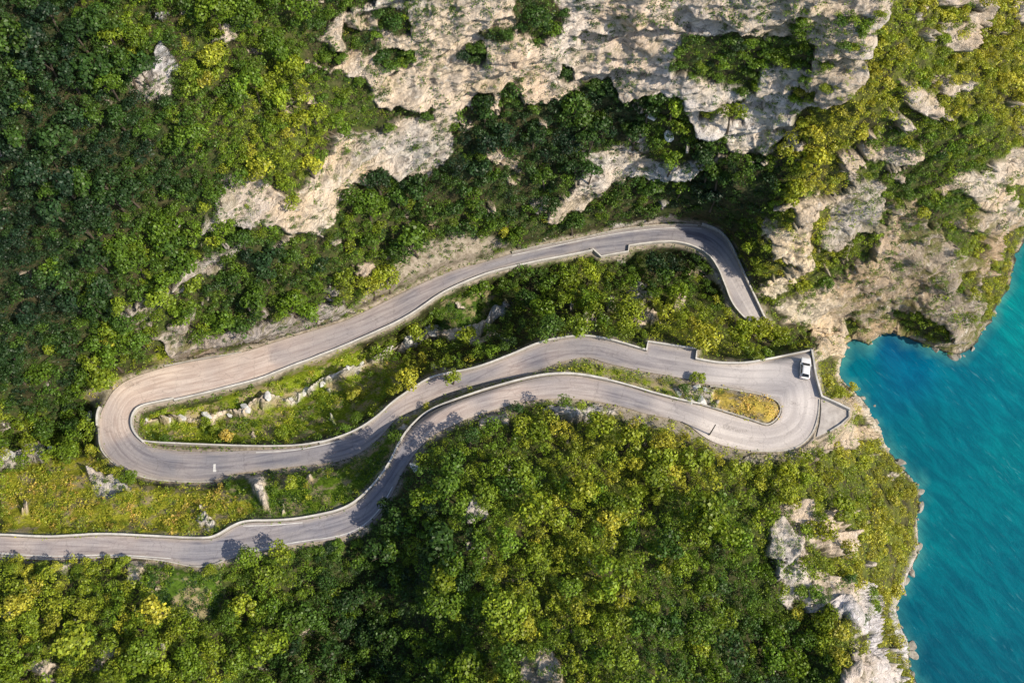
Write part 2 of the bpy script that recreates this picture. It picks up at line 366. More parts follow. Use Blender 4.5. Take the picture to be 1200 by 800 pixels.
def quad_mesh(name, V, mat, smooth=False, facecol=None, F4=None):
    """V (n*4,3) loose quads, or V verts with F4 quad indices"""
    me = bpy.data.meshes.new(name)
    nv = len(V)
    if F4 is None: idx = np.arange(nv, dtype=np.int32)
    else: idx = np.ascontiguousarray(F4, np.int32).ravel()
    nf = len(idx) // 4
    me.vertices.add(nv); me.vertices.foreach_set('co', np.ascontiguousarray(V, np.float32).ravel())
    me.loops.add(nf * 4); me.loops.foreach_set('vertex_index', idx)
    me.polygons.add(nf); me.polygons.foreach_set('loop_start', np.arange(0, nf * 4, 4, dtype=np.int32))
    if smooth: me.polygons.foreach_set('use_smooth', np.ones(nf, bool))
    me.update(calc_edges=True)
    if facecol is not None:
        a = me.attributes.new('tint', 'FLOAT_COLOR', 'FACE')
        a.data.foreach_set('color', np.c_[facecol, np.ones(nf)].astype(np.float32).ravel())
    me.materials.append(mat)
    return me

def obj(name, me, parent=None, loc=None, kind=None, label=None, cat=None, group=None):
    o = bpy.data.objects.new(name, me); COL.objects.link(o)
    if parent is not None: o.parent = parent
    if loc is not None: o.location = loc
    if kind: o['kind'] = kind
    if label: o['label'] = label
    if cat: o['category'] = cat
    if group: o['group'] = group
    return o

# ------------------------------------------------------------------ materials
def mat_new(name):
    m = bpy.data.materials.new(name); m.use_nodes = True
    nt = m.node_tree; nt.nodes.clear()
    return m, nt
class NT:
    def __init__(s, nt): s.nt = nt
    def n(s, t, **kw):
        nd = s.nt.nodes.new(t)
        for k, v in kw.items():
            if k.startswith('i_'): nd.inputs[k[2:].replace('_', ' ')].default_value = v
            else: setattr(nd, k, v)
        return nd
    def l(s, a, b): s.nt.links.new(a, b)
    def mix(s, f, a, b, mode='MIX'):
        m = s.n('ShaderNodeMix', data_type='RGBA', blend_type=mode)
        for sock, val in ((m.inputs[0], f), (m.inputs[6], a), (m.inputs[7], b)):
            if hasattr(val, 'is_linked'): s.l(val, sock)
            elif isinstance(val, (int, float)): sock.default_value = val
            else: sock.default_value = (*val, 1)
        return m.outputs[2]
    def math(s, op, a, b=0.0, clamp=False):
        m = s.n('ShaderNodeMath', operation=op, use_clamp=clamp)
        for sock, val in ((m.inputs[0], a), (m.inputs[1], b)):
            if hasattr(val, 'is_linked'): s.l(val, sock)
            else: sock.default_value = val
        return m.outputs[0]
    def ramp(s, f, a, b, lo=0., hi=1.):
        m = s.n('ShaderNodeMapRange', interpolation_type='SMOOTHSTEP'); s.l(f, m.inputs[0])
        m.inputs[1].default_value = a; m.inputs[2].default_value = b; m.inputs[3].default_value = lo; m.inputs[4].default_value = hi
        return m.outputs[0]
    def noise(s, vec, scale, detail=4, rough=.55, dist=0.):
        m = s.n('ShaderNodeTexNoise'); m.inputs['Scale'].default_value = scale; m.inputs['Detail'].default_value = detail
        m.inputs['Roughness'].default_value = rough; m.inputs['Distortion'].default_value = dist
        if vec is not None: s.l(vec, m.inputs['Vector'])
        return m.outputs['Fac']
    def mapping(s, vec, scale=(1,1,1), rot=(0,0,0)):
        m = s.n('ShaderNodeMapping'); m.inputs['Scale'].default_value = scale; m.inputs['Rotation'].default_value = rot
        s.l(vec, m.inputs['Vector']); return m.outputs['Vector']
    def rotscale(s, vec, rot, scale):
        return s.mapping(s.mapping(vec, (1,1,1), rot), scale)
    def finish(s, col, rough=.9, bump=None, bstr=.3, bdist=.2, spec=.2):
        p = s.n('ShaderNodeBsdfPrincipled'); o = s.n('ShaderNodeOutputMaterial')
        if hasattr(col, 'is_linked'): s.l(col, p.inputs['Base Color'])
        else: p.inputs['Base Color'].default_value = (*col, 1)
        if hasattr(rough, 'is_linked'): s.l(rough, p.inputs['Roughness'])
        else: p.inputs['Roughness'].default_value = rough
        p.inputs['Specular IOR Level'].default_value = spec
        if bump is not None:
            b = s.n('ShaderNodeBump'); b.inputs['Strength'].default_value = bstr; b.inputs['Distance'].default_value = bdist
            s.l(bump, b.inputs['Height']); s.l(b.outputs['Normal'], p.inputs['Normal'])
        s.l(p.outputs[0], o.inputs[0]); return p

def mat_leaf():
    m, nt = mat_new('leaves'); s = NT(nt)
    at = s.n('ShaderNodeAttribute', attribute_name='tint')
    d = s.n('ShaderNodeBsdfPrincipled'); d.inputs['Roughness'].default_value = .48; d.inputs['Specular IOR Level'].default_value = .45; t = s.n('ShaderNodeBsdfTranslucent'); mx = s.n('ShaderNodeMixShader'); o = s.n('ShaderNodeOutputMaterial')
    geo = s.n('ShaderNodeNewGeometry')
    nz = s.noise(geo.outputs['Position'], 2.5, 2)
    c = s.mix(s.ramp(nz, .3, .7), s.mix(1., at.outputs['Color'], (.72,.75,.8), 'MULTIPLY'), s.mix(1., at.outputs['Color'], (1.2,1.15,1.), 'MULTIPLY'))
    s.l(c, d.inputs['Base Color'])
    tcx = s.mix(1., c, (1.25, 1.2, .6), 'MULTIPLY'); s.l(tcx, t.inputs['Color'])
    mx.inputs[0].default_value = .3
    s.l(d.outputs[0], mx.inputs[1]); s.l(t.outputs[0], mx.inputs[2]); s.l(mx.outputs[0], o.inputs[0])
    return m

def mat_bark():
    m, nt = mat_new('bark'); s = NT(nt)
    g = s.n('ShaderNodeNewGeometry'); n = s.noise(s.mapping(g.outputs['Position'], (6,6,1.5)), 3., 5)
    s.finish(s.mix(n, (.05,.038,.028), (.17,.14,.11)), .95, n, .6, .1); return m

def mat_terrain():
    m, nt = mat_new('hillside'); s = NT(nt)
    at = s.n('ShaderNodeAttribute', attribute_name='cover'); sep = s.n('ShaderNodeSeparateColor'); s.l(at.outputs['Color'], sep.inputs[0])
    ti = s.n('ShaderNodeAttribute', attribute_name='floor_tint')
    rk = s.n('ShaderNodeAttribute', attribute_name='rock_tint')
    g = s.n('ShaderNodeNewGeometry'); P = g.outputs['Position']
    # limestone
    strat = s.noise(s.rotscale(P, (-.15,.31,0), (.06,.06,1.25)), 1., 7, .62, .5)
    fine = s.noise(s.rotscale(P, (-.15,.31,0), (.26,.26,3.6)), 1., 8, .74, .35)
    big = s.noise(P, .06, 4, .55)
    pit = s.noise(P, .9, 6, .7)
    streak = s.noise(s.mapping(P, (.9,.9,.12)), 1., 5, .6)
    base = s.mix(s.ramp(big, .38, .62), (.72,.695,.675), (.77,.655,.53))
    base = s.mix(1., base, rk.outputs['Color'], 'MULTIPLY')
    base = s.mix(s.ramp(strat, .49, .33, 0, .7), base, (.27,.23,.19))
    base = s.mix(s.ramp(fine, .47, .37, 0, .8), base, (.12,.10,.08))
    base = s.mix(s.ramp(streak, .58, .72, 0, .5), base, (.30,.27,.25))
    base = s.mix(s.ramp(pit, .55, .68, 0, .7), base, (.80,.76,.69))
    vw = s.n('ShaderNodeVectorMath', operation='ADD'); vn = s.n('ShaderNodeTexNoise'); vn.inputs['Scale'].default_value = .6; vn.inputs['Detail'].default_value = 4; s.l(P, vn.inputs['Vector'])
    vs = s.n('ShaderNodeVectorMath', operation='SCALE'); vs.inputs['Scale'].default_value = 2.2; s.l(vn.outputs['Color'], vs.inputs[0]); s.l(s.rotscale(P, (-.15,.31,0), (.3,.3,1.2)), vw.inputs[0]); s.l(vs.outputs[0], vw.inputs[1])
    vor = s.n('ShaderNodeTexVoronoi', feature='DISTANCE_TO_EDGE'); vor.inputs['Scale'].default_value = .9; s.l(vw.outputs[0], vor.inputs['Vector'])
    cell = s.n('ShaderNodeTexVoronoi'); cell.inputs['Scale'].default_value = .9; s.l(vw.outputs[0], cell.inputs['Vector'])
    cs_ = s.n('ShaderNodeSeparateColor'); s.l(cell.outputs['Color'], cs_.inputs[0])
    base = s.mix(s.ramp(cs_.outputs[0], 0., 1., 0, .35), base, s.mix(1., base, (.78,.77,.77), 'MULTIPLY'))
    base = s.mix(s.ramp(vor.outputs['Distance'], .03, .004, 0, .35), base, (.075,.065,.055))
    lich = s.noise(P, .35, 6, .7)
    base = s.mix(s.ramp(lich, .58, .68, 0, .5), base, (.12,.125,.035))
    rsep = s.n('ShaderNodeSeparateColor'); s.l(rk.outputs['Color'], rsep.inputs[0])
    moss = s.noise(s.rotscale(P, (-.15,.31,0), (.07,.07,.6)), 1., 6, .7, .4)
    base = s.mix(s.math('MULTIPLY', s.ramp(moss, .50, .60, 0, .85), s.ramp(rsep.outputs[0], .95, .6, .25, 1.)), base, (.16,.155,.045))
    rb = s.math('ADD', s.math('MULTIPLY', strat, 1.2), s.math('ADD', s.math('MULTIPLY', fine, .9), s.math('ADD', s.math('MULTIPLY', pit, .4), s.ramp(vor.outputs['Distance'], 0., .15, 0., .15))))
    # soil and litter
    sn = s.noise(P, 1.3, 6, .7); sn2 = s.noise(P, .25, 4)
    soil = s.mix(s.ramp(sn, .35, .7), (.030,.032,.016), (.10,.085,.045))
    soil = s.mix(s.ramp(sn2, .35, .65, 0, .3), soil, ti.outputs['Color'])
    gn = s.noise(P, 2.2, 5, .7)
    grass = s.mix(s.ramp(gn, .32, .68), s.mix(1., ti.outputs['Color'], (.5,.5,.5), 'MULTIPLY'), s.mix(1., ti.outputs['Color'], (1.15,1.1,1.), 'MULTIPLY'))
    grass = s.mix(s.ramp(s.noise(P, .3, 6, .68), .47, .60, 0, .9), grass, (.36,.29,.18))
    grit = s.mix(s.ramp(sn, .3, .7), (.22,.18,.135), (.48,.42,.35))
    c = s.mix(sep.outputs[1], soil, grass)
    c = s.mix(sep.outputs[2], c, grit)
    c = s.mix(sep.outputs[0], c, base)
    spz = s.n('ShaderNodeSeparateXYZ'); s.l(P, spz.inputs[0])
    wet = s.math('ADD', spz.outputs[2], s.math('MULTIPLY', sn, .8))
    c = s.mix(s.ramp(wet, 1.15, .55), c, (.07,.075,.06))
    h = s.math('ADD', s.math('MULTIPLY', rb, sep.outputs[0]), s.math('MULTIPLY', sn, .35))
    s.finish(c, .95, h, .85, .65, .1); return m

def mat_road():
    m, nt = mat_new('asphalt'); s = NT(nt)
    uv = s.n('ShaderNodeUVMap', uv_map='along'); g = s.n('ShaderNodeNewGeometry'); P = g.outputs['Position']
    at = s.n('ShaderNodeAttribute', attribute_name='wear_shade'); sep = s.n('ShaderNodeSeparateColor'); s.l(at.outputs['Color'], sep.inputs[0])
    st = s.noise(s.mapping(uv.outputs[0], (.016,.20,1)), 1., 4, .5, 1.6)
    st2 = s.noise(s.mapping(uv.outputs[0], (.006,.16,1)), 1., 3, .5, .6)
    pat = s.noise(P, .12, 5, .6); fine = s.noise(P, 5., 4, .7)
    a = s.mix(s.ramp(st, .35, .68), (.130,.132,.172), (.270,.266,.305))  # unworn asphalt carries the blue of shaded stretches in its colour
    a = s.mix(s.ramp(st2, .4, .62, 0, .5), a, (.36,.35,.375))
    pale = s.mix(s.ramp(st, .3, .7), (.55,.42,.355), (.78,.655,.575))
    px_ = s.n('ShaderNodeSeparateXYZ'); s.l(P, px_.inputs[0])
    pale = s.mix(s.ramp(px_.outputs[0], 5., 40.), pale, s.mix(s.ramp(st2, .35, .65), (.60,.545,.515), (.80,.735,.69)))
    c = s.mix(sep.outputs[0], a, pale)
    c = s.mix(s.ramp(pat, .42, .66, 0, .25), c, (.46,.41,.39))
    c = s.mix(s.math('MULTIPLY', sep.outputs[1], s.ramp(fine, .35, .75, 0, .8)), c, (.12,.095,.08))
    c = s.mix(sep.outputs[2], c, (.50,.43,.36))
    c = s.mix(s.ramp(fine, .3, .75, 0, .22), c, (.07,.065,.065))
    crack = s.n('ShaderNodeTexVoronoi', feature='DISTANCE_TO_EDGE'); crack.inputs['Scale'].default_value = .22
    wv = s.n('ShaderNodeVectorMath', operation='ADD'); nzv = s.n('ShaderNodeTexNoise'); nzv.inputs['Scale'].default_value = .5; s.l(P, nzv.inputs['Vector']); 
    sc_ = s.n('ShaderNodeVectorMath', operation='SCALE'); sc_.inputs['Scale'].default_value = 3.; s.l(nzv.outputs['Color'], sc_.inputs[0]); s.l(P, wv.inputs[0]); s.l(sc_.outputs[0], wv.inputs[1]); s.l(wv.outputs[0], crack.inputs['Vector'])
    c = s.mix(s.ramp(crack.outputs['Distance'], .016, .004, 0, .22), c, (.07,.06,.06))
    s.finish(c, .88, fine, .25, .03, .2); return m

def mat_stone(name, lo, hi, sc=1.5, stain=.5):
    m, nt = mat_new(name); s = NT(nt)
    g = s.n('ShaderNodeNewGeometry'); P = g.outputs['Position']
    n = s.noise(P, sc, 6, .65); n2 = s.noise(P, sc * .25, 4, .6)
    c = s.mix(s.ramp(n, .3, .7), lo, hi)
    c = s.mix(s.ramp(n2, .5, .72, 0, stain), c, tuple(x * .4 for x in lo))
    s.finish(c, .9, n, .5, .08); return m

def mat_plain(name, col, rough=.5, metal=0., coat=0.):
    m, nt = mat_new(name); s = NT(nt)
    g = s.n('ShaderNodeNewGeometry'); n = s.noise(g.outputs['Position'], 6., 3)
    p = s.finish(s.mix(s.ramp(n, .3, .7), tuple(x * .92 for x in col), col), rough, spec=.5)
    p.inputs['Metallic'].default_value = metal; p.inputs['Coat Weight'].default_value = coat
    return m

def mat_lake():
    m, nt = mat_new('lake_water'); s = NT(nt)
    at = s.n('ShaderNodeAttribute', attribute_name='depth_tint')
    g = s.n('ShaderNodeNewGeometry'); P = g.outputs['Position']
    R = (0, 0, math.radians(52))
    w1 = s.noise(s.rotscale(P, R, (.14,.42,.2)), 1., 6, .65, .5)
    w2 = s.noise(s.rotscale(P, R, (.32,1.5,.5)), 1., 5, .62, .4)
    patch = s.noise(s.rotscale(P, R, (.5,1,.5)), .03, 4, .55)
    c = s.mix(s.ramp(w1, .35, .7), s.mix(1., at.outputs['Color'], (.74,.78,.83), 'MULTIPLY'), s.mix(1., at.outputs['Color'], (1.28,1.22,1.14), 'MULTIPLY'))
    c = s.mix(s.ramp(patch, .3, .7), s.mix(1., c, (.80,.83,.88), 'MULTIPLY'), s.mix(1., c, (1.22,1.16,1.08), 'MULTIPLY'))
    f = s.math('MULTIPLY', s.ramp(w2, .57, .70), s.ramp(s.noise(s.rotscale(P, R, (.3,.45,.3)), .35, 3), .45, .68))
    c = s.mix(s.math('MULTIPLY', f, .24), c, (.16,.42,.48))  # streaks of sky reflection and foam painted into the water colour
    h = s.math('ADD', s.math('MULTIPLY', w1, 1.), s.math('MULTIPLY', w2, .45))
    p = s.finish(c, .12, h, .55, .5, .5); p.inputs['IOR'].default_value = 1.33
    return m

M_LEAF, M_BARK, M_TERR, M_ROAD, M_LAKE = mat_leaf(), mat_bark(), mat_terrain(), mat_road(), mat_lake()
M_WALL = mat_stone('pale_concrete', (.36,.335,.30), (.58,.55,.50), 1.6, .55)
M_COPE = mat_stone('wall_coping', (.50,.48,.45), (.72,.70,.66), 1.2, .5)
M_BOULD = mat_stone('boulder_stone', (.50,.50,.50), (.78,.78,.76), 1.1, .4)
M_SHORE = mat_stone('shore_stone', (.20,.185,.155), (.42,.39,.34), 1.3, .6)
M_PAINT = mat_stone('road_paint', (.50,.50,.50), (.76,.76,.75), 1.2, .7)
M_PAVE = mat_stone('pale_paving', (.38,.345,.32), (.55,.51,.47), .9, .35)

# ------------------------------------------------------------------ terrain
def axis(lo, hi, a, b, step):
    core = np.arange(a, b + .01, step)
    def tail(start, end, sgn):
        out = []; x = start; st = step
        while (x - end) * sgn < 0:
            st *= 1.12; x = x + sgn * st; out.append(x)
        return out
    return np.array(tail(a, lo, -1)[::-1] + list(core) + tail(b, hi, 1))
AU = axis(-700, 1900, -20, 1220, 1.3); AV = axis(-400, 1320, -20, 820, 1.3)
TU, TV = np.meshgrid(AU, AV)
TZ = ground_z(TU, TV)
rock, grass, gk = masks(TU, TV)
rd = road_dist(TU, TV)
TP = unproject(TU, TV, TZ)
dU = np.gradient(TP, axis=1); dV = np.gradient(TP, axis=0)
TN = np.cross(dV, dU); TN /= np.linalg.norm(TN, axis=-1, keepdims=True) + 1e-9
TN = np.where(TN[..., 2:3] < 0, -TN, TN)
x, y, z = TP[..., 0], TP[..., 1], TP[..., 2]
tx, ty, tz = x + .3 * z, y + .2 * z, z - .15 * y - .32 * x
big = fbm(x / 16, y / 16, z / 16, 3, 21)
rid = fbm(x / 7, y / 7, z / 5, 5, 31, .55, True)
stra = fbm(tx / 22, ty / 22, tz / 2.6, 4, 41, .55)
def lip(q):          # overhanging beds: a sharp crease, then a slow return
    q = q % 1.0
    return sstep(0, .14, q) * (1 - q)**.8
bedn = fbm(x / 14, y / 14, z / 9, 4, 51)
ledge = lip(tz / 8.5 + .8 * bedn) * 2.8 + lip(tz / 2.4 + 1.1 * fbm(x / 6, y / 6, z / 5, 3, 52) + .6 * bedn) * .55
gul = fbm(x / 9, y / 9, z / 40, 3, 61, .5, True)
soilb = fbm(x / 3, y / 3, z / 3, 4, 71)
free = sstep(3, 22, rd)
landd = bilin(LANDD, TU, TV)
shoreK = sstep(0, 10, landd)
fin = fbm(x / 2.4, y / 2.4, z / 1.3, 4, 171, .6, True)
fin2 = fbm(tx / 1.3, ty / 1.3, tz / .55, 3, 181, .6)
disp = rock * (1.2 * big + 1.0 * (rid - .2) + 1.0 * stra + 1.2 * (ledge - 1.7) + 1.5 * gul + .6 * fin + .4 * fin2 + (TU > 930) * .7 * (rid - .2)) + (1 - rock) * (.9 * big + .35 * soilb)
disp *= free * (.25 + .75 * shoreK) * (landd > -2)
TP = TP + TN * disp[..., None]
TPZ = TP[..., 2]
nu, nv_ = len(AU), len(AV)
ii = np.arange(nu * nv_).reshape(nv_, nu)
quads = np.stack([ii[1:, :-1], ii[1:, 1:], ii[:-1, 1:], ii[:-1, :-1]], -1).reshape(-1, 4)
me = quad_mesh('terrain', TP.reshape(-1, 3), M_TERR, True, None, quads)
shoul = sstep(9, 2, rd + 4 * fbm(TU / 9, TV / 9, 0 * TU, 3, 81)) * .9
dn1 = 9 * fbm(TU / 12, TV / 12, 0 * TU + 5, 4, 83)
for P_ in DRY: shoul = np.maximum(shoul, sstep(3, -4, sdf(TU + dn1, TV + dn1, P_)) * .85)
cover = np.stack([rock * sstep(1, 5, rd), grass, shoul, np.ones_like(rock)], -1)
a = me.attributes.new('cover', 'FLOAT_COLOR', 'POINT'); a.data.foreach_set('color', cover.astype(np.float32).ravel())
tv = bilin(TINT_G, TU, TV); ft = palette(np.where(grass > .3, .25 + .65 * gk, tv * .8)) * .8
a = me.attributes.new('floor_tint', 'FLOAT_COLOR', 'POINT'); a.data.foreach_set('color', np.concatenate([ft, np.ones_like(ft[..., :1])], -1).astype(np.float32).ravel())
# limestone tone: painted-in sun warmth mid-cliff, shade blue right face, brown headland
rc = np.array([(620,60,1.14,1.04,.94),(740,30,1.16,1.02,.90),(560,20,1.,.98,.95),(450,100,1.,.97,.92),(370,230,1.05,.98,.86),(860,130,1.05,1.07,1.12),(900,150,1.05,1.04,1.04),(920,20,.86,.84,.80),(980,60,.9,.86,.8),(1080,300,.56,.48,.38),(1010,340,.54,.45,.34),(1130,370,.56,.50,.42),(1120,300,.58,.5,.4),(1000,260,.8,.77,.74),(1150,195,1.05,.98,.88),
               (930,320,1.1,1.0,.78),(700,200,.95,.95,.95),(170,95,.95,.97,1.05),(280,230,.85,.85,.88),(960,660,1.,.96,.92),(1010,750,1.05,1.05,1.12),(1000,480,1.1,1.,.84),(970,420,1.1,1.,.82),(960,520,.75,.72,.68),(400,440,1.3,1.3,1.3),(330,468,1.3,1.3,1.3),(250,488,1.25,1.25,1.25),(470,402,1.25,1.25,1.27),(580,370,1.2,1.22,1.28),(300,380,.52,.48,.46),(250,405,.55,.5,.47),(360,370,.5,.46,.43),(210,350,.8,.74,.66),(510,300,.7,.6,.48)])
w = 1.0 / (((TU[..., None] - rc[:, 0])**2 + (TV[..., None] - rc[:, 1])**2 + 900.)**1.6)
w /= w.sum(-1, keepdims=True); rt = w @ rc[:, 2:]; del w
a = me.attributes.new('rock_tint', 'FLOAT_COLOR', 'POINT'); a.data.foreach_set('color', np.concatenate([rt, np.ones_like(rt[..., :1])], -1).astype(np.float32).ravel())
obj('terrain', me, kind='structure', label='steep limestone gorge slopes and cliffs above the lake')

def terr_at(u, v):
    """displaced terrain point at plan coordinates (nearest grid vertex)"""
    i = np.clip(np.searchsorted(AU, u), 0, nu - 1); j = np.clip(np.searchsorted(AV, v), 0, nv_ - 1)
    return TP[j, i]

def terr_n(u, v):
    i = np.clip(np.searchsorted(AU, u), 0, nu - 1); j = np.clip(np.searchsorted(AV, v), 0, nv_ - 1)
    return TN[j, i]

# ------------------------------------------------------------------ road
def cdt_sheet(name, poly, step, zfun, lift, mat):
    P = np.array(poly); us = np.arange(P[:,0].min(), P[:,0].max(), step); vs = np.arange(P[:,1].min(), P[:,1].max(), step)
    g1, g2 = np.meshgrid(us, vs); g1 = g1.ravel(); g2 = g2.ravel()
    keep = inside(g1, g2, poly); g1, g2 = g1[keep], g2[keep]
    keep = seg_dist(g1, g2, poly, True) > step * .6; g1, g2 = g1[keep], g2[keep]
    pts = [Vector(p) for p in poly] + [Vector((a, b)) for a, b in zip(g1, g2)]
    vv, ee, ff, *_ = delaunay_2d_cdt(pts, [], [list(range(len(poly)))], 1, 1e-4)
    uvp = np.array([(p.x, p.y) for p in vv])
    zz = zfun(uvp[:, 0], uvp[:, 1]) + lift
    me = new_mesh(name, unproject(uvp[:, 0], uvp[:, 1], zz), [f[::-1] for f in ff], mat, True)
    return me, uvp
me, ruv = cdt_sheet('road', ROAD, 2.0, road_z, 0.0, M_ROAD)
S, T = road_st(ruv[:, 0], ruv[:, 1])
uvl = me.uv_layers.new(name='along')
li = np.empty(len(me.loops), np.int32); me.loops.foreach_get('vertex_index', li)
uvl.data.foreach_set('uv', np.stack([S[li], T[li]], -1).astype(np.float32).ravel())
wc = np.array([(0,640,.35),(130,640,.3),(260,640,.0),(350,620,.0),(430,600,.0),(470,540,.0),(490,500,.4),(530,485,.65),(600,463,.6),(680,455,.45),(740,468,.2),(790,480,.45),(850,505,.9),(900,515,.9),(940,490,.8),(920,440,.55),(870,440,.75),(800,430,.3),(740,420,.15),(690,406,.1),(640,415,.2),(560,445,.1),(480,475,.45),(445,500,.1),(400,525,.0),(340,538,.0),(250,547,.1),(200,545,.15),(150,525,.15),(137,500,.75),(140,470,.9),(180,450,.85),(250,438,.85),(310,418,.75),(312,428,.8),(322,418,.3),(380,397,.3),(450,365,.3),(520,334,.2),(600,304,.05),(700,281,.0),(790,275,.05),(830,290,.1),(852,320,.5),(870,350,.5),(889,380,.5)])
w = 1.0 / (((ruv[:, 0:1] - wc[:, 0])**2 + (ruv[:, 1:2] - wc[:, 1])**2 + 30.)**2)
wear_shade = (w * wc[:, 2]).sum(1) / w.sum(1) + .25 * fbm(ruv[:,0]/25, ruv[:,1]/25, 0*ruv[:,0], 3, 5)  # high: pale dusty wear; low: stretches given the painted shade blue
stain = np.zeros(len(ruv))
for a0, b0, rr in (((852,454),(870,455.5),2.2),((848,500),(860,502.5),1.8),((862,504.5),(875,505),1.2),((148,451),(162,449),2.),((880,513),(881,514),1.3),((925,470),(935,474),1.2)):
    stain = np.maximum(stain, sstep(rr + 1.5, rr - 1, seg_dist(ruv[:, 0], ruv[:, 1], [a0, b0])))
edge = seg_dist(ruv[:, 0], ruv[:, 1], ROAD, True)
dust = sstep(5, .5, edge + 3 * fbm(ruv[:,0]/12, ruv[:,1]/12, 0*ruv[:,0], 3, 15)) * .4
a = me.attributes.new('wear_shade', 'FLOAT_COLOR', 'POINT'); a.data.foreach_set('color', np.stack([np.clip(wear_shade,0,1), stain, dust, np.ones(len(ruv))], -1).astype(np.float32).ravel())
obj('road', me, kind='structure', label='narrow asphalt mountain road winding through three bends')
me, _ = cdt_sheet('pavement', PAVE, 3.0, road_z, -.03, M_PAVE)
obj('pavement', me, kind='structure', label='pale triangular viewing pavement at the outer edge of the hairpin')

# painted lines
def ribbon(name, line, halfw, lift, mat):
    L = smooth_line(line, 3.0)
    P = unproject(L[:, 0], L[:, 1], road_z(L[:, 0], L[:, 1]) + lift)
    t = np.gradient(P, axis=0); nrm = np.stack([-t[:, 1], t[:, 0], 0 * t[:, 0]], -1); nrm /= np.linalg.norm(nrm, axis=1, keepdims=True)
    V = np.concatenate([P - nrm * halfw, P + nrm * halfw]); n = len(P)
    F = [(i, i + 1, n + i + 1, n + i) for i in range(n - 1)]
    return new_mesh(name, V, F, mat)
for ln in ([(285,648),(343,635),(400,628),(425,617),(446,596),(460,570)],
           [(600,299.5),(640,290.5),(710,275.5),(760,268.5),(800,266.5),(822,268)],
           [(0,648),(60,652),(130,649),(200,654)],
           [(262,527),(212,531.5),(300,530),(350,527.5),(400,516)][2:],
           [(285,616),(320,615),(355,612)]):
    obj('road_marking', ribbon('road_marking', ln, .07, .012, M_PAINT), kind='structure')
obj('road_marking', ribbon('road_marking', [(252.3,543.5),(251.8,552.5)], .33, .014, M_PAINT), kind='structure', label='short white bar painted across the lane')

# ------------------------------------------------------------------ walls
def wall(name, line, h, th, label, cat='wall', group=None, side=0.0, base=.5, smoothit=True, cope=True, gap=0):
    L = smooth_line(line, 3.0) if smoothit else resample(np.array(line, float), 3.0)
    if not smoothit: L = np.array(line, float)
    P = unproject(L[:, 0], L[:, 1], road_z(L[:, 0], L[:, 1]))
    t = np.gradient(P, axis=0); nrm = np.stack([-t[:, 1], t[:, 0], 0 * t[:, 0]], -1); nrm /= np.linalg.norm(nrm, axis=1, keepdims=True) + 1e-9
    P = P + nrm * side
    n = len(P); up = np.array([0, 0, 1.0])
    jit = fbm(P[:, 0] / 2.5, P[:, 1] / 2.5, 0 * P[:, 0], 3, 91)[:, None]
    th *= .5; h *= .85
    def section(lo, hi, half, mat, nm):
        top = hi + (.10 * jit)
        V = np.concatenate([P - nrm * half + up * lo, P + nrm * half + up * lo, P + nrm * half + up * top, P - nrm * half + up * top])
        F = []
        for i in range(n - 1):
            for k in range(4):
                k2 = (k + 1) % 4
                F.append((k * n + i, k2 * n + i, k2 * n + i + 1, k * n + i + 1))
        F += [(0, 3 * n, 2 * n, n), (n - 1, 2 * n - 1, 3 * n - 1, 4 * n - 1)]
        return new_mesh(nm, V, F, mat)
    o = obj(name, section(-base, h, th / 2, M_WALL, name), label=label, cat=cat, group=group)
    if cope:
        obj('coping', section(h - .005, h + .09, th / 2 + .035, M_COPE, 'coping'), parent=o)
    return o
off = lambda l, du, dv: [(a + du, b + dv) for a, b in l]
wall('parapet_wall', off(A_N[:-4], 0, -1.5), .75, .45, 'long white parapet wall along the upper side of the lowest road', base=1.2)
wall('parapet_wall', off(A_N[-8:], 0, -1.2), .6, .4, 'white wall below the flowering bank between the two roads by the car hairpin', base=1.)
wall('kerb_wall', [(820,475)] + ISLAND[1:-1] + [(832,451)], .28, .5, 'low white kerb curving around the golden grass island', 'kerb', cope=False, side=.3)
i0 = 0
wall('parapet_wall', off(B_N2[:18], 0, -1), .7, .45, 'white parapet of the middle road along the tree filled gorge', base=1.5)
wall('parapet_wall', [(168,517),(182,519),(230,521),(300,523.5),(350,523),(384,517)], .6, .35, 'thin white wall strip set back from the middle road beside the grassy gully', base=2.2)
wall('parapet_wall', [(170,519),(161,511),(156,502),(155,492),(159,482),(166,477),(175,474),(205,468)], .8, .5, 'curved white wall inside the left hairpin bend', base=3.)
wall('parapet_wall', off([(205,469),(240,461),(275,452),(307,444),(337,431),(365,421),(400,407),(437,391),(470,376),(495,360),(517,344),(540,333),(575,319),(605,312),(637,305),(670,299),(694,294)], 0, .8), .75, .5, 'white parapet wall along the gorge side of the uppermost road', base=1.5)
wall('parapet_wall', LAYBY2, .75, .4, 'white wall around the small lay-by of the uppermost road', smoothit=False, base=1.5)
wall('parapet_wall', C_S, .7, .45, 'white wall inside the right bend above dark trees', base=2.)
wall('parapet_wall', [(822,264),(840,270),(852,281),(862,301),(875,331),(887,356),(893,369),(900,383),(908,393)], .9, .5, 'white wall along the outer edge of the right bend running down to the tunnel trees', base=1.)
wall('kerb_wall', off([(600,297),(637,288),(675,282),(710,273),(742,268),(772,265),(800,264),(818,265)], 0, -1), .3, .35, 'low white kerb along the cliff side of the uppermost road', 'kerb', cope=False)
wall('kerb_wall', off([(193,430),(233,422),(283,414)], 0, -1), .4, .35, 'short pale kerb below the rocky bank left of the uppermost road', 'kerb', cope=False)
wall('parapet_wall', LAYBY1, .8, .4, 'white wall around the stepped lay-by of the middle road', smoothit=False, base=2.)
wall('parapet_wall', off(B_N1, 0, -.5), .75, .45, 'white parapet behind the parking area left of the white car', base=1.5)
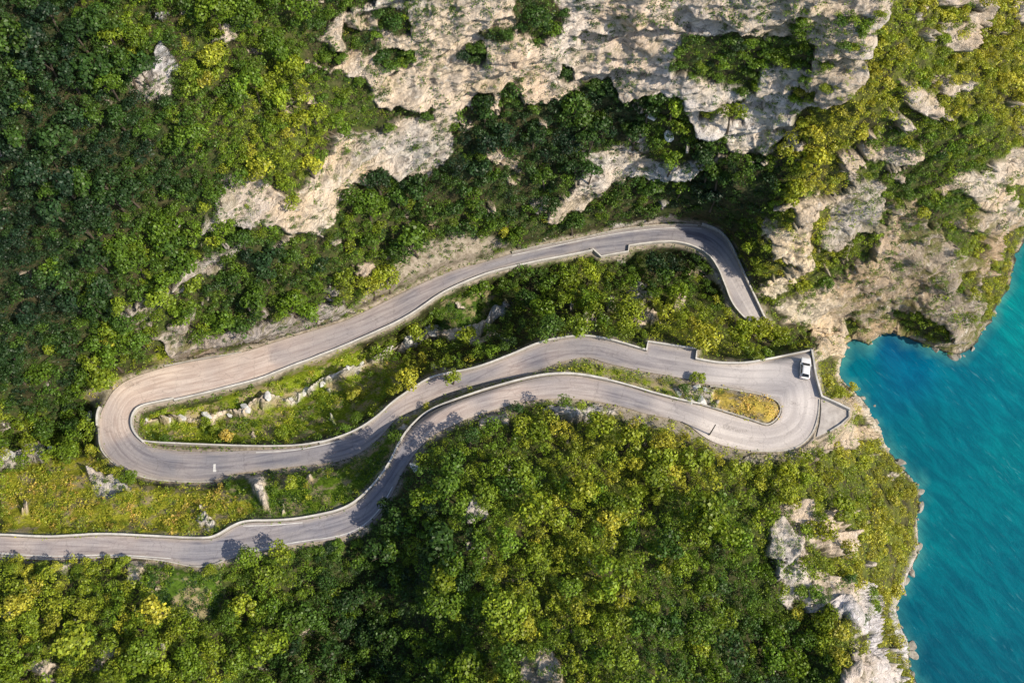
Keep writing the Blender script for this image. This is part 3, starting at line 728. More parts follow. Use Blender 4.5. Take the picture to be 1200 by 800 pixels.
wall('parapet_wall', [(950,411.5),(955,442),(958,453),(961.5,466),(978,473),(994.5,481)], .95, .5, 'pale parapet on the lake side beside the parked white car', smoothit=False, base=2.5)
wall('parapet_wall', [(994.5,481),(994.5,489),(985,497.5),(972,505.5)], .4, .4, 'low broken edging around the tip of the viewing pavement', smoothit=False, base=2.5, cope=False)
wall('kerb_wall', [(961,468),(960,482),(958,494),(954,505),(948,514),(940,521),(930,526),(915,529),(900,529.5),(880,528.5)], .14, .45, 'pale kerb line around the outside of the car hairpin', 'kerb', cope=False, side=-.1)
wall('parapet_wall', [(119,478),(116.5,484),(115.5,492),(116,500)], 1.0, .55, 'short white bridge parapet beside the dark gorge at the left hairpin', base=5.)
wall('kerb_wall', [(116,502),(117,520),(121,531),(136.5,546),(160,557),(182,562.5),(220,565),(250,564.5)], .35, .5, 'pale outer kerb around the left hairpin above golden scrub', 'kerb', cope=False)
wall('kerb_wall', [(-60,653),(0,651),(30,654),(60,656),(100,654),(130,652),(170,654),(200,658),(230,665),(250,662),(262,657)], .35, .4, 'low white kerb on the forest side of the lowest road', 'kerb', cope=False)

# ------------------------------------------------------------------ lake
def laxis(lo, hi, a, b, step):
    return axis(lo, hi, a, b, step)
LX = laxis(-2500, 2500, 60, 260, 2.0); LY = laxis(-2500, 2500, -60, 220, 2.0)
X, Y = np.meshgrid(LX, LY); LP = np.stack([X, Y, 0 * X], -1)
uu, vv, dep = project(LP)
ok = dep > 20
lc = np.array([(1050,405,.004,.115,.30),(1075,430,.0,.13,.29),(1005,430,.0,.15,.25),(1120,440,.0,.155,.26),(1190,330,.0,.27,.32),(1195,400,.0,.25,.31),(1150,420,.0,.20,.29),(1100,500,.0,.155,.24),(1190,550,.0,.20,.27),(1060,540,.0,.15,.23),(1100,600,.0,.165,.24),(1190,700,.0,.165,.245),(1100,720,.0,.125,.205),(1090,790,.0,.12,.20),(1190,790,.0,.14,.22)])
uc = np.clip(np.where(ok, uu, 1200), 950, 1300); vc = np.clip(np.where(ok, vv, 800), 250, 850)
w = 1.0 / (((uc[..., None] - lc[:, 0])**2 + (vc[..., None] - lc[:, 1])**2 + 300.)**1.6); w /= w.sum(-1, keepdims=True)
lt = w @ lc[:, 2:] * np.array([1, .80, .74])
shd = np.where(ok, seg_dist(np.clip(uu, 0, 1600), np.clip(vv, 0, 1400), SHORE), 99)
sk = (sstep(13, 0, shd + 9 * fbm(X / 3, Y / 3, 0 * X, 3, 7)) * .75)[..., None]
lt = lt * (1 - sk) + np.array([.06, .25, .25]) * sk
ii = np.arange(X.size).reshape(X.shape)
q = np.stack([ii[:-1, :-1], ii[:-1, 1:], ii[1:, 1:], ii[1:, :-1]], -1).reshape(-1, 4)
me = quad_mesh('lake', LP.reshape(-1, 3), M_LAKE, True, None, q)
a = me.attributes.new('depth_tint', 'FLOAT_COLOR', 'POINT'); a.data.foreach_set('color', np.concatenate([lt, np.ones_like(lt[..., :1])], -1).astype(np.float32).ravel())
obj('lake', me, kind='structure', label='turquoise lake with small wind waves')

# ------------------------------------------------------------------ foliage templates (unit crown radius, base of crown at 0)
def leaf_quads(c, nrm, size):
    n = len(c)
    a = RNG.normal(size=(n, 3)); t = np.cross(nrm, a); t /= np.linalg.norm(t, axis=1, keepdims=True) + 1e-9
    b = np.cross(nrm, t)
    s = size[:, None]
    asp = RNG.uniform(.55, .95, (n, 1))
    V = np.stack([c - t*s, c - b*s*asp, c + t*s, c + b*s*asp], 1)       # diamond leaf sprays
    return V
def crown_template(nl, per, kind):
    fine_ = RNG.uniform(.8, 1.3); per = int(per / fine_**1.6)
    cs, ns, ls, sh = [], [], [], []
    for k in range(nl):
        an = RNG.uniform(0, 2*math.pi); rr = math.sqrt(RNG.uniform(0, 1)) * .74
        cz = {'tree': 1.05, 'bush': .55}[kind] * (1 - .55 * rr**2) + RNG.uniform(-.28, .22)
        c = np.array([math.cos(an)*rr, math.sin(an)*rr, cz])
        r = RNG.uniform(.2, .48)
        n = int(per * (r / .36)**2)
        d = RNG.normal(size=(n, 3)); d[:, 2] = np.abs(d[:, 2]) * .9 - .25
        d /= np.linalg.norm(d, axis=1, keepdims=True)
        rad = r * RNG.uniform(.72, 1.12, (n, 1))
        cs.append(c + d * rad * np.array([1, 1, .85]))
        nn = d + RNG.normal(size=(n, 3)) * .45; ns.append(nn / np.linalg.norm(nn, axis=1, keepdims=True))
        ls.append(RNG.uniform(.062, .118, n) * fine_)
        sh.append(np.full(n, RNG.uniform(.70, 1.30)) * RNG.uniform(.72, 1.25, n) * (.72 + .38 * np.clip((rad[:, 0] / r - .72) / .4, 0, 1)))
    return leaf_quads(np.vstack(cs), np.vstack(ns), np.concatenate(ls)), np.concatenate(sh)
TREE_T = [crown_template(RNG.integers(8, 15), 40, 'tree') for _ in range(26)]
TREE_BIG = [crown_template(RNG.integers(11, 19), 60, 'tree') for _ in range(14)]
BUSH_T = [crown_template(RNG.integers(5, 10), 24, 'bush') for _ in range(20)]

def make_crown(tmpl, radius, hscale, col, rot, lift):
    V, sh = tmpl
    c, s_ = math.cos(rot), math.sin(rot)
    Rm = np.array([[c, -s_, 0], [s_, c, 0], [0, 0, 1]])
    W_ = V @ Rm.T * np.array([radius, radius, radius * hscale]) + np.array([0, 0, lift])
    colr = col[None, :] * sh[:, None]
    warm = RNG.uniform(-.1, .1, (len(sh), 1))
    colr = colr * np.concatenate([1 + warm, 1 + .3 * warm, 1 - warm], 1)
    return W_, np.clip(colr, 0, 1)

def trunk_mesh(h, r, crown_r):
    """tapered trunk with three limbs"""
    V, Fc = [], []
    def tube(pts, rads, sides=6):
        b = len(V)
        for p, rr in zip(pts, rads):
            for k in range(sides):
                an = 2*math.pi*k/sides; V.append((p[0]+rr*math.cos(an), p[1]+rr*math.sin(an), p[2]))
        for i in range(len(pts)-1):
            for k in range(sides):
                k2 = (k+1) % sides
                Fc.append((b+i*sides+k, b+i*sides+k2, b+(i+1)*sides+k2, b+(i+1)*sides+k))
    j = lambda s: random.uniform(-s, s)
    top = (j(.15*h), j(.15*h), h)
    tube([(0,0,-.8),(0,0,.1),(top[0]*.5+j(.05),top[1]*.5+j(.05),h*.5),top,(top[0]*1.2,top[1]*1.2,h+crown_r*.7)], [r*1.5,r*1.15,r*.85,r*.6,r*.15])
    for k in range(3):
        an = k*2.1 + j(.5); st = random.uniform(.5,.9)
        p0 = (top[0]*st, top[1]*st, h*st); p2 = (p0[0]+math.cos(an)*crown_r*.6, p0[1]+math.sin(an)*crown_r*.6, h+crown_r*random.uniform(.3,.7))
        p1 = ((p0[0]*.6+p2[0]*.4), (p0[1]*.6+p2[1]*.4), p0[2]*.4+p2[2]*.6)
        tube([p0,p1,p2],[r*.5,r*.35,r*.08],5)
    return V, Fc

# ------------------------------------------------------------------ scatter plan
CELL = 6.0; hashgrid = {}
def free_spot(u, v, r):
    i, j = int(u // CELL), int(v // CELL); k = int(math.ceil((r + 12) / CELL))
    for a in range(i-k, i+k+1):
        for b in range(j-k, j+k+1):
            for (x2, y2, r2) in hashgrid.get((a, b), ()):
                if (x2-u)**2 + (y2-v)**2 < (.5*(r+r2))**2: return False
    return True
def claim(u, v, r): hashgrid.setdefault((int(u // CELL), int(v // CELL)), []).append((u, v, r))

plants = []   # dict: u,v,kind,r(m),tint,base point
def add_plant(u, v, kind, r, tint, spec=None, lift=None, squash=1.0):
    # (u,v) is where the crown shows; walk down to the foot
    lift = lift if lift is not None else (r * RNG.uniform(.15, .6) if (kind == 'tree' and u > 880) else r * RNG.uniform(.9, 1.7) if kind == 'tree' else r * .05)
    hc = lift + r * (.9 if kind == 'tree' else .4)
    fu, fv = u, v
    for _ in range(3):
        g = terr_at(fu, fv); q = project(g + np.array([0, 0, hc]))
        fu += (u - q[0]); fv += (v - q[1])
    if spec is None and road_dist(fu, fv) < 2.5: return
    g = terr_at(fu, fv)
    if kind == 'bush': g = g + terr_n(fu, fv) * r * .3
    plants.append(dict(u=u, v=v, fu=fu, fv=fv, kind=kind, r=r, tint=tint, p=np.array(g), lift=lift, spec=spec, sq=squash))

SPECIAL = [
 (480,440,2.6,1.0,'tree','bright yellow tree standing alone at the bend of the middle road'),
 (462,455,1.6,.9,'tree','small yellow-green tree in front of the bright yellow tree by the middle road'),
 (547,392,2.2,.7,'tree','rounded light green tree between the two white stream boulders'),
 (592,273,1.4,.95,'bush','yellow bush above the uppermost road under dark trees'),
 (818,443,1.5,.7,'bush','round green bush at the left end of the golden grass island'),
 (804,455,1.3,.35,'bush','grey-green bush among pale stones left of the golden grass island'),
 (517,366,1.6,.42,'bush','vivid green bush just below the parapet of the uppermost road'),
 (530,441,1.8,.72,'tree','pale green tree leaning over the edge of the middle road'),
 (690,320,2.6,.75,'tree','tall yellow-green tree below the lay-by of the uppermost road'),
 (668,330,2.2,.65,'tree','light green tree beside the tall yellow-green tree below the lay-by'),
 (327,646,2.2,.75,'tree','yellow-green tree overhanging the lowest road at its dip'),
 (290,650,2.0,.55,'tree','green tree leaning over the lowest road before its dip'),
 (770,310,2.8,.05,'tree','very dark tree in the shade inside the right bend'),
 (740,330,2.0,.5,'tree','grey-green tree below the right bend lay-by wall'),
 (629,18,2.4,.25,'bush','large dark bush growing alone on the pale cliff top'),
 (463,24,2.0,.25,'bush','dark bush on the cliff left of the pale rock face'),
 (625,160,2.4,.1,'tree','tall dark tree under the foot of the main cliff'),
 (884,384,2.7,.8,'tree','bright tree hiding the end of the uppermost road'),
 (904,389,1.9,.8,'tree','small light tree at the tip of the uppermost road by the sunlit ridge'),
 (893,382,2.3,.85,'tree','yellowish tree in front of the tree hiding the road end'),
 (915,396,1.9,.7,'tree','yellow-green tree next to the tunnel end of the uppermost road'),
 (866,386,2.4,.75,'tree','light green tree left of the tree hiding the road end'),
 (462,610,2.4,.25,'tree','dark tree spilling over the lowest road where it turns uphill'),
 (455,592,1.6,.2,'tree','small dark tree at the kerb of the lowest road turn'),
 (604,481,1.4,.2,'bush','dark bush on the sandy verge of the lowest road'),
 (997,459,1.5,.95,'bush','bright yellow bush on the shore below the lake side parapet'),
 (966,446,1.5,.95,'bush','yellow bush just outside the parapet by the white car'),
 (945,560,1.7,.7,'tree','tree on the slope below the viewing pavement'),
]
for u, v, r, t, k, lab in SPECIAL:
    add_plant(u, v, k, r, t, spec=lab); claim(u, v, r * 6)

N_TRY = 72000
cu = RNG.uniform(-130, 1120, N_TRY); cv = RNG.uniform(-90, 940, N_TRY)
# headland side too
m_rock, m_grass, m_gk = masks(cu, cv)
m_land = bilin(LANDD, cu, cv); m_rd = road_dist(cu, cv)
m_tint = bilin(TINT_G, cu, cv)
m_clump = fbm(cu / 26, cv / 26, 0 * cu, 3, 101)
m_den = fbm(cu / 40, cv / 40, 0 * cu, 2, 111)
extra_u = RNG.uniform(1090, 1260, 9000); extra_v = RNG.uniform(-50, 400, 9000)
er, eg, ek = masks(extra_u, extra_v)
cu = np.r_[cu, extra_u]; cv = np.r_[cv, extra_v]; m_rock = np.r_[m_rock, er]; m_grass = np.r_[m_grass, eg]; m_gk = np.r_[m_gk, ek]
m_land = np.r_[m_land, bilin(LANDD, extra_u, extra_v)]; m_rd = np.r_[m_rd, road_dist(extra_u, extra_v)]; m_tint = np.r_[m_tint, bilin(TINT_G, extra_u, extra_v)]
m_clump = np.r_[m_clump, fbm(extra_u / 26, extra_v / 26, 0 * extra_u, 3, 101)]; m_den = np.r_[m_den, fbm(extra_u / 40, extra_v / 40, 0 * extra_u, 2, 111)]
m_dry = np.min([sdf(cu, cv, P_) for P_ in DRY], 0)
m_stream = np.minimum(seg_dist(cu, cv, STREAM), 50)
PXM = F / project(unproject(cu, cv, ground_z(cu, cv)))[2]
SCRUB = [ [(375,-60),(900,-60),(990,60),(960,150),(860,110),(780,110),(560,100),(520,160),(400,170),(370,100)],   # low bushes rather than trees
 [(1030,-60),(1300,-60),(1300,330),(1140,420),(960,420),(890,350),(930,250),(1000,110)],
 [(0,540),(110,525),(160,570),(300,575),(450,540),(400,600),(240,630),(0,626)],
 [(960,400),(1010,440),(1090,560),(1085,700),(1080,850),(1020,850),(1030,700),(1000,600),(940,560),(950,500)],
 [(160,480),(420,400),(500,440),(400,510),(170,525)],
]
in_scrub = np.zeros(len(cu), bool)
for P in SCRUB: in_scrub |= inside(cu, cv, P)
for k in range(len(cu)):
    u, v = cu[k], cv[k]
    if m_land[k] < 3 or m_rd[k] < 0 or m_stream[k] < 6: continue
    if m_dry[k] < -2 and RNG.random() < .72: continue
    rk, gr, t, cl = m_rock[k], m_grass[k], m_tint[k], m_clump[k]
    px = PXM[k]
    if rk > .5:
        if u > 940 and 190 < v < 420 and cl < 0: cl = cl + .22
        if u > 880 and v > 560 and RNG.random() < .35: continue
        if 430 < u < 860 and v < 200 and RNG.random() < .6: continue
        if cl < -.02 or RNG.random() > .6: continue
        kind = 'bush'; r = RNG.uniform(.3, .9) + .4 * max(cl, 0) + (.35 if u > 930 else 0)
        if u > 900 and v > 200: r *= 1.0
    elif gr > .5:
        if RNG.random() > (.75 if v > 530 else .4) or cl < (-.2 if v > 530 else 0) or m_gk[k] > 1.3: continue
        kind = 'bush'; r = RNG.uniform(.35, 1.1) + .9 * max(cl, 0)
        if m_gk[k] > .95 : r *= .6
    elif m_dry[k] < -2: kind = 'bush'; r = RNG.uniform(.35, 1.0)
    elif in_scrub[k]:
        kind = 'bush'; r = RNG.uniform(.75, 1.4) + 1.2 * max(cl, 0)
        if u > 880 and RNG.random() < .6 and not (u < 1000 and 380 < v < 500):
            kind = 'tree'; r = RNG.uniform(.95, 1.7) + .8 * max(cl, 0)
    else:
        big_ = np.clip(.5 + .9 * m_den[k], 0, 1)
        kind = 'tree'; r = 1.15 + 2.1 * RNG.random()**1.8 * (.55 + .6 * big_)
        if RNG.random() < .2: kind = 'bush'; r = RNG.uniform(.7, 1.2)
    if v > 590 and u < 420 and m_rd[k] < 20: kind = 'bush'; r = min(r, 1.2)
    rp = r * px
    if m_rd[k] < rp * (.75 if v > 500 else .6) + (1.0 if kind == 'bush' else 2.5): continue
    if m_land[k] < rp * .35: continue
    if not free_spot(u, v, rp * 1.02): continue
    claim(u, v, rp * 1.02)
    tt = t + (.06 if v > 480 else 0) + RNG.normal() * .12 + .12 * cl + (RNG.random() < .06) * RNG.uniform(.1, .35)
    tt = min(tt, 1.02)
    if gr > .5: tt = .2 + .6 * m_gk[k] + RNG.normal() * .22 + .25 * cl
    if rk > .5: tt = .35 + .45 * (t - .35) + RNG.normal() * .1
    add_plant(u, v, kind, r, tt, squash=RNG.uniform(.75, 1.2))

# ------------------------------------------------------------------ zones for words
def zone(u, v):
    if u < 175 and v < 150: return 'in the dark top corner of the wooded slope'
    if u < 175 and v < 300: return 'halfway up the shaded slope left of the cliffs'
    if u < 175 and v < 450: return 'on the wooded slope above the left hairpin'
    if v < 120 and u < 320: return 'around the small grey outcrop high on the slope'
    if u < 345 and v < 290: return 'on the wooded slope beside the broken pale rocks'
    if u < 240 and v < 430: return 'around the thin rock ledge above the left hairpin'
    if v < 430 and u < 420 and v < 400 - (u - 230) * .15 and u < 400: return 'on the bank left of the uppermost road'
    if v < 130 and u < 560: return 'on the broken cliff left of the pale rock face'
    if u < 540 and v < 340: return 'between pale cliff and middle of the uppermost road'
    if v < 130 and u < 760: return 'at the foot of the main cliff overhang'
    if v < 270 and u < 700: return 'in the dark wood below the main cliff'
    if v < 120 and u < 990: return 'on the green ledge of the right cliff'
    if v < 275 and u < 860: return 'in the strip of wood above the right bend'
    if v < 300 and u < 960: return 'in the dark hollow beside the sunlit ridge'
    if u > 880 and v < 120: return 'on the sunny top slope above the lake'
    if u > 880 and v < 235: return 'on the scrub terraces of the lake headland'
    if u > 940 and v < 425: return 'on the brown headland cliff above the cove'
    if v < 420 and u > 870: return 'at the end of the uppermost road'
    if v < 420 and u > 720: return 'in the gorge inside the right bend'
    if v < 430 and u > 580: return 'in the gorge above the middle road'
    if u < 160 and v < 540: return 'beside the stream boulders left of the bridge'
    if v < 525 and u < 500 and v < 600 - u * .2: return 'in the grassy gully between the upper roads'
    if u < 460 and v < 625: return 'on the scrub bank between the two lower roads'
    if u < 250: return 'at the left end below the lowest road'
    if u < 400: return 'in the wood below the dip of the lowest road'
    if u < 530: return 'in the shaded gully of the lower forest'
    if u > 935 and v < 545: return 'around the viewing pavement above the lake'
    if u > 985: return 'on the lake shore slope of the spur'
    if u > 900: return 'around the bare rock ridge of the spur'
    if v < 560: return 'just below the sunlit lowest road'
    if u < 680: return 'on the sunny ridge of the lower forest'
    if u < 790: return 'in the middle of the lower forest'
    return 'in the darker forest left of the bare rock ridge'
def tone(t):
    return 'dark green' if t < .28 else 'mid green' if t < .5 else 'light green' if t < .7 else 'yellow-green'

# ------------------------------------------------------------------ which plants are individuals
def shown(p):
    if not (6 < p['u'] < 1194 and 6 < p['v'] < 794): return -1
    return p['r'] * F / project(p['p'])[2] + (100 if p['spec'] else 0)
for p in plants: p['s'] = shown(p)
indiv = set()
for kind in ('tree', 'bush'):
    ids = sorted((i for i, p in enumerate(plants) if p['kind'] == kind), key=lambda i: -plants[i]['s'])[:298]
    indiv.update(i for i in ids if plants[i]['s'] > 0)
bylabel = {}
accV = {'tree': [], 'bush': []}; accC = {'tree': [], 'bush': []}; trunkV = []; 
for i, p in enumerate(plants):
    col = palette(np.array(p['tint'])) * RNG.uniform(.85, 1.15)
    kind = p['kind']; sq = p['sq']
    if i in indiv:
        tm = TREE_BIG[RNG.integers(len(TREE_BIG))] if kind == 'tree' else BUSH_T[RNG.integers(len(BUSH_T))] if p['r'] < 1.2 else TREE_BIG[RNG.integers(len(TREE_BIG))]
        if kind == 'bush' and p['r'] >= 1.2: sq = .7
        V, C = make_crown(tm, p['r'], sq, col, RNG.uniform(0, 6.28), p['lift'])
        z_ = zone(p['u'], p['v']); tn = tone(p['tint'])
        big_ = p['r'] > (1.75 if kind == 'tree' else 1.15)
        lab = p['spec'] or f"{'broad' if big_ else 'rounded'} {tn} {kind} {z_}"
        e = obj({'tree': 'broadleaf_tree', 'bush': 'wild_bush'}[kind], None, loc=tuple(p['p']), label=lab, cat=kind, group=f"{kind}{'es' if kind=='bush' else 's'} {z_}")
        if not p['spec']: bylabel.setdefault(lab, []).append((p['u'], e))
        obj('crown', quad_mesh('crown', V.reshape(-1, 3), M_LEAF, False, C), parent=e)
        if kind == 'tree':
            tv_, tf_ = trunk_mesh(p['lift'] + p['r'] * .4, .07 + .05 * p['r'], p['r'])
            obj('trunk', new_mesh('trunk', tv_, tf_, M_BARK), parent=e)
        else:
            tv_, tf_ = trunk_mesh(p['r'] * .3, .05, p['r'] * .8)
            obj('stem', new_mesh('stem', tv_, tf_, M_BARK), parent=e)
    else:
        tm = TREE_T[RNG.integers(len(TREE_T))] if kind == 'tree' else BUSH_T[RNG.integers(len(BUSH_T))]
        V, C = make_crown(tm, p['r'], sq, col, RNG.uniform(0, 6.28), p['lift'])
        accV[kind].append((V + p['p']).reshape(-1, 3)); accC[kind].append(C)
for lab, es in bylabel.items():
    if 2 <= len(es) <= 6:
        es.sort(key=lambda t: t[0]); n = len(es)
        words_ = ['leftmost', 'second leftmost', 'third leftmost', 'third rightmost', 'second rightmost', 'rightmost']
        names_ = {2: [0, 5], 3: [0, 1, 5], 4: [0, 1, 4, 5], 5: [0, 1, 2, 4, 5], 6: [0, 1, 2, 3, 4, 5]}[n]
        for (_, e), k in zip(es, names_): e['label'] = words_[k] + ' ' + lab
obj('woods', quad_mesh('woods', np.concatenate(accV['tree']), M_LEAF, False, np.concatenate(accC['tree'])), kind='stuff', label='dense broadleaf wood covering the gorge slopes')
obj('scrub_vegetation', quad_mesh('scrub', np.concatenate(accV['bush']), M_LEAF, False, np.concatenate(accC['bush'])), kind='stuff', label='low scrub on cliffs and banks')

# ------------------------------------------------------------------ ground cover: grass tufts and creeping leaves
n = 90000
gu_ = RNG.uniform(-20, 1215, n); gv_ = RNG.uniform(-20, 815, n)
r_, g_, k_ = masks(gu_, gv_); l_ = bilin(LANDD, gu_, gv_); d_ = road_dist(gu_, gv_)
cl_ = fbm(gu_ / 16, gv_ / 16, 0 * gu_, 3, 131)
keep = (np.min([sdf(gu_, gv_, P_) for P_ in DRY], 0) > -2) | (RNG.random(n) < .45)
keep &= (l_ > 2) & (d_ > 1.5) & (seg_dist(gu_, gv_, STREAM) > 5) & (((r_ < .5) & (RNG.random(n) < .5 + .45 * (g_ > .5))) | ((r_ >= .5) & (cl_ > .22) & (RNG.random(n) < .7)))
keep &= ~((g_ > .5) & (cl_ < -.08) & (RNG.random(n) < .93))
gu_, gv_, r_, g_, k_ = gu_[keep], gv_[keep], r_[keep], g_[keep], k_[keep]
gp = terr_at(gu_, gv_)
gt = np.where(g_ > .5, np.clip(.2 + .72 * k_ + .5 * fbm(gu_ / 22, gv_ / 22, 0 * gu_ + 9, 4, 141), .05, 1.25), bilin(TINT_G, gu_, gv_) * np.where(r_ > .5, .6, .85) + .05) + RNG.normal(size=len(gu_)) * .13
gt = np.where(r_ > .5, np.clip(gt, .25, .8), gt)
gc = palette(gt)
m = 6
c = np.repeat(gp, m, 0) + np.c_[RNG.normal(size=(len(gp) * m, 2)) * .28, RNG.uniform(.02, .4, len(gp) * m)]
nn = RNG.normal(size=c.shape) * .6 + np.array([.1, -.1, .9]); nn /= np.linalg.norm(nn, axis=1, keepdims=True)
V = leaf_quads(c, nn, RNG.uniform(.08, .2, len(c)))
C = np.repeat(gc, m, 0) * RNG.uniform(.6, 1.3, (len(c), 1))
obj('undergrowth', quad_mesh('undergrowth', V.reshape(-1, 3), M_LEAF, False, C), kind='stuff', label='grass and low leafy ground cover')

# ------------------------------------------------------------------ boulders
def boulder(u, v, sx, sy, sz, label, group=None):
    bm = bmesh.new(); bmesh.ops.create_icosphere(bm, subdivisions=4, radius=1)
    o_ = RNG.uniform(0, 50)
    co = np.array([x.co[:] for x in bm.verts])
    nn = fbm(co[:, 0] * 1.3 + o_, co[:, 1] * 1.3, co[:, 2] * 1.3, 4, 5, .55, True)
    fl = fbm(co[:, 0] * .8 + o_, co[:, 1] * .8 + 3, co[:, 2] * .8, 2, 15)
    co = co * (1 + .16 * nn + .38 * fl)[:, None]
    for _ in range(11):
        pn = RNG.normal(size=3); pn /= np.linalg.norm(pn); pd = RNG.uniform(.5, .85)
        dd = co @ pn - pd; co = np.where(dd[:, None] > 0, co - pn * dd[:, None] * .93, co)
    co = co + .03 * fbm(co[:, 0] * 6, co[:, 1] * 6, co[:, 2] * 6, 3, 25)[:, None] * co
    for vtx, q in zip(bm.verts, co): vtx.co = (q[0] * sx, q[1] * sy, q[2] * sz)
    me = bpy.data.meshes.new('boulder'); bm.to_mesh(me); bm.free(); me.materials.append(M_BOULD)
    g = terr_at(u, v)
    o = obj('boulder', me, loc=(g[0], g[1], g[2] + sz * .1), label=label, cat='boulder', group=group)
    o.rotation_euler = (RNG.uniform(-.2, .2), RNG.uniform(-.2, .2), RNG.uniform(0, 3))
    return o
o = boulder(578, 370, 1.5, 3.2, 1.6, 'long white boulder among trees at the head of the gully'); o.rotation_euler.z = -.5
boulder(510, 392, 1.4, 1.8, 1.2, 'white boulder below the parapet where the gully starts')
boulder(478, 401, 2.4, 1.3, 1.1, 'flat pale boulder left of the white gully boulder')
boulder(783, 156, 1.5, 1.0, 1.1, 'small white boulder in the wood beside the right cliff')
boulder(762, 135, 1.2, 1.0, 1.0, 'blue-grey boulder just above the small white one in the wood')
boulder(105, 488, 1.3, 1.1, 1.0, 'grey boulder in the dark gap under the hairpin bridge')
boulder(8, 540, 2.2, 1.2, .6, 'leftmost grey boulder in the stream at the picture edge')
boulder(38, 528, 2.2, 1.2, .6, 'white boulder in the stream left of the hairpin')
boulder(59, 524, .8, .7, .7, 'small pale stone right of the stream boulder')
boulder(488, 549, 1.8, .8, .6, 'flat white rock at the kerb of the lowest road turn')
st = resample(np.array(STREAM[5:]), 24.0)
for u, v in st:
    sz = RNG.uniform(.35, .8)
    boulder(u + RNG.normal() * 3, v + RNG.normal() * 2, sz * 1.7, sz, sz * .5, 'rounded white stone in the dry stream bed of the grassy gully', 'stones in the dry stream bed of the gully')
for u, v in ((795,460),(808,468),(826,458),(815,455),(822,470)):
    sz = RNG.uniform(.5, .9)
    boulder(u, v, sz * 1.2, sz, sz * .8, 'pale stone in the rubble at the left end of the grass island', 'rubble stones by the grass island')

shl = resample(np.array(SHORE[8:-2]), 9.0)
for u, v in shl:
    if RNG.random() < .35 or u > 1200 or v > 800: continue
    dv_ = RNG.normal(size=2) * 1.3 - np.array([.5, .3])
    sz = .3 + .8 * RNG.random()**2
    b_ = boulder(u + dv_[0], v + dv_[1], sz * 1.4, sz, sz * .8, 'pale rock lying at the waterline below the slopes', 'rocks along the waterline')
    b_.location.z = RNG.uniform(-.2, .1); b_.data.materials[0] = M_SHORE

# ------------------------------------------------------------------ parked car
M_CARW = mat_plain('car_paint_white', (.82,.82,.83), .25, 0, .6)
M_GLASS = mat_plain('dark_car_glass', (.015,.018,.022), .08)
M_TYRE = mat_plain('tyre_rubber', (.02,.02,.02), .8); M_RIM = mat_plain('alloy_rim', (.5,.5,.52), .3, .9)
M_LAMP = mat_plain('lamp_glass', (.75,.76,.78), .15); M_TAIL = mat_plain('tail_lamp', (.4,.01,.01), .2); M_TRIM = mat_plain('black_trim', (.03,.03,.03), .6)
M_PLATE = mat_plain('plate_white', (.75,.75,.72), .5)

def loft(name, sections, mat, parent, smooth=True, cap=True):
    V, Fc = [], []; k = len(sections[0])
    for s_ in sections: V += list(s_)
    for i in range(len(sections) - 1):
        for j in range(k):
            j2 = (j + 1) % k
            Fc.append((i*k+j, i*k+j2, (i+1)*k+j2, (i+1)*k+j))
    if cap: Fc += [tuple(range(k))[::-1], tuple((len(sections)-1)*k + j for j in range(k))]
    me = new_mesh(name, V, Fc, mat, smooth)
    bm = bmesh.new(); bm.from_mesh(me); bmesh.ops.recalc_face_normals(bm, faces=bm.faces); bm.to_mesh(me); bm.free()
    return obj(name, me, parent)
def ring(y, hw, z0, z1, rnd=.16, n=5):     # rounded rectangle in xz at station y
    pts = []
    for cx, cz, a0 in ((hw-rnd, z1-rnd, 0), (-hw+rnd, z1-rnd, 90), (-hw+rnd*.6, z0+rnd*.6, 180), (hw-rnd*.6, z0+rnd*.6, 270)):
        rr = rnd if cz > (z0+z1)/2 else rnd*.6
        for q in range(n):
            an = math.radians(a0 + 90*q/(n-1)); pts.append((cx+rr*math.cos(an), y, cz+rr*math.sin(an)))
    return pts
def box(name, c, d, mat, parent, bev=.02):
    bm = bmesh.new(); bmesh.ops.create_cube(bm, size=1)
    for q in bm.verts: q.co = (c[0]+q.co.x*d[0], c[1]+q.co.y*d[1], c[2]+q.co.z*d[2])
    bmesh.ops.bevel(bm, geom=bm.edges[:], offset=bev, segments=2, affect='EDGES')
    me = bpy.data.meshes.new(name); bm.to_mesh(me); bm.free(); me.materials.append(mat)
    return obj(name, me, parent)
cpos = unproject(942.5, 433, road_z([942.5], [433])[0])
q2 = unproject(937.5, 409, road_z([937.5], [409])[0])
car = obj('parked_car', None, loc=tuple(cpos), label='white hatchback parked in the corner of the hairpin by the lake side parapet', cat='car')
car.scale = (1.0, 1.0, 1.0)
car.rotation_euler.z = math.atan2(q2[1] - cpos[1], q2[0] - cpos[0]) - math.pi / 2
# body: nose to +y
loft('body', [ring(y, w_, z0, z1, r_) for y, w_, z0, z1, r_ in ((2.16,.62,.38,.62,.1),(2.08,.80,.27,.74,.14),(1.8,.87,.23,.84,.16),(1.2,.90,.22,.93,.16),(.75,.905,.22,.98,.15),(0,.91,.22,1.0,.14),(-1.2,.91,.22,1.02,.14),(-1.75,.90,.24,1.02,.15),(-2.0,.86,.28,.96,.16),(-2.12,.76,.36,.84,.12))], M_CARW, car)
def cab(y, wb, wt, z0, z1): return [(wb, y, z0), (wt, y, z1), (wt*.6, y, z1+.045), (-wt*.6, y, z1+.045), (-wt, y, z1), (-wb, y, z0)]
loft('roof', [cab(.95,.80,.66,.93,.95), cab(.15,.84,.66,.95,1.43), cab(-.4,.85,.67,.96,1.49), cab(-1.35,.85,.66,.97,1.44), cab(-1.98,.80,.62,.94,.98)], M_CARW, car)
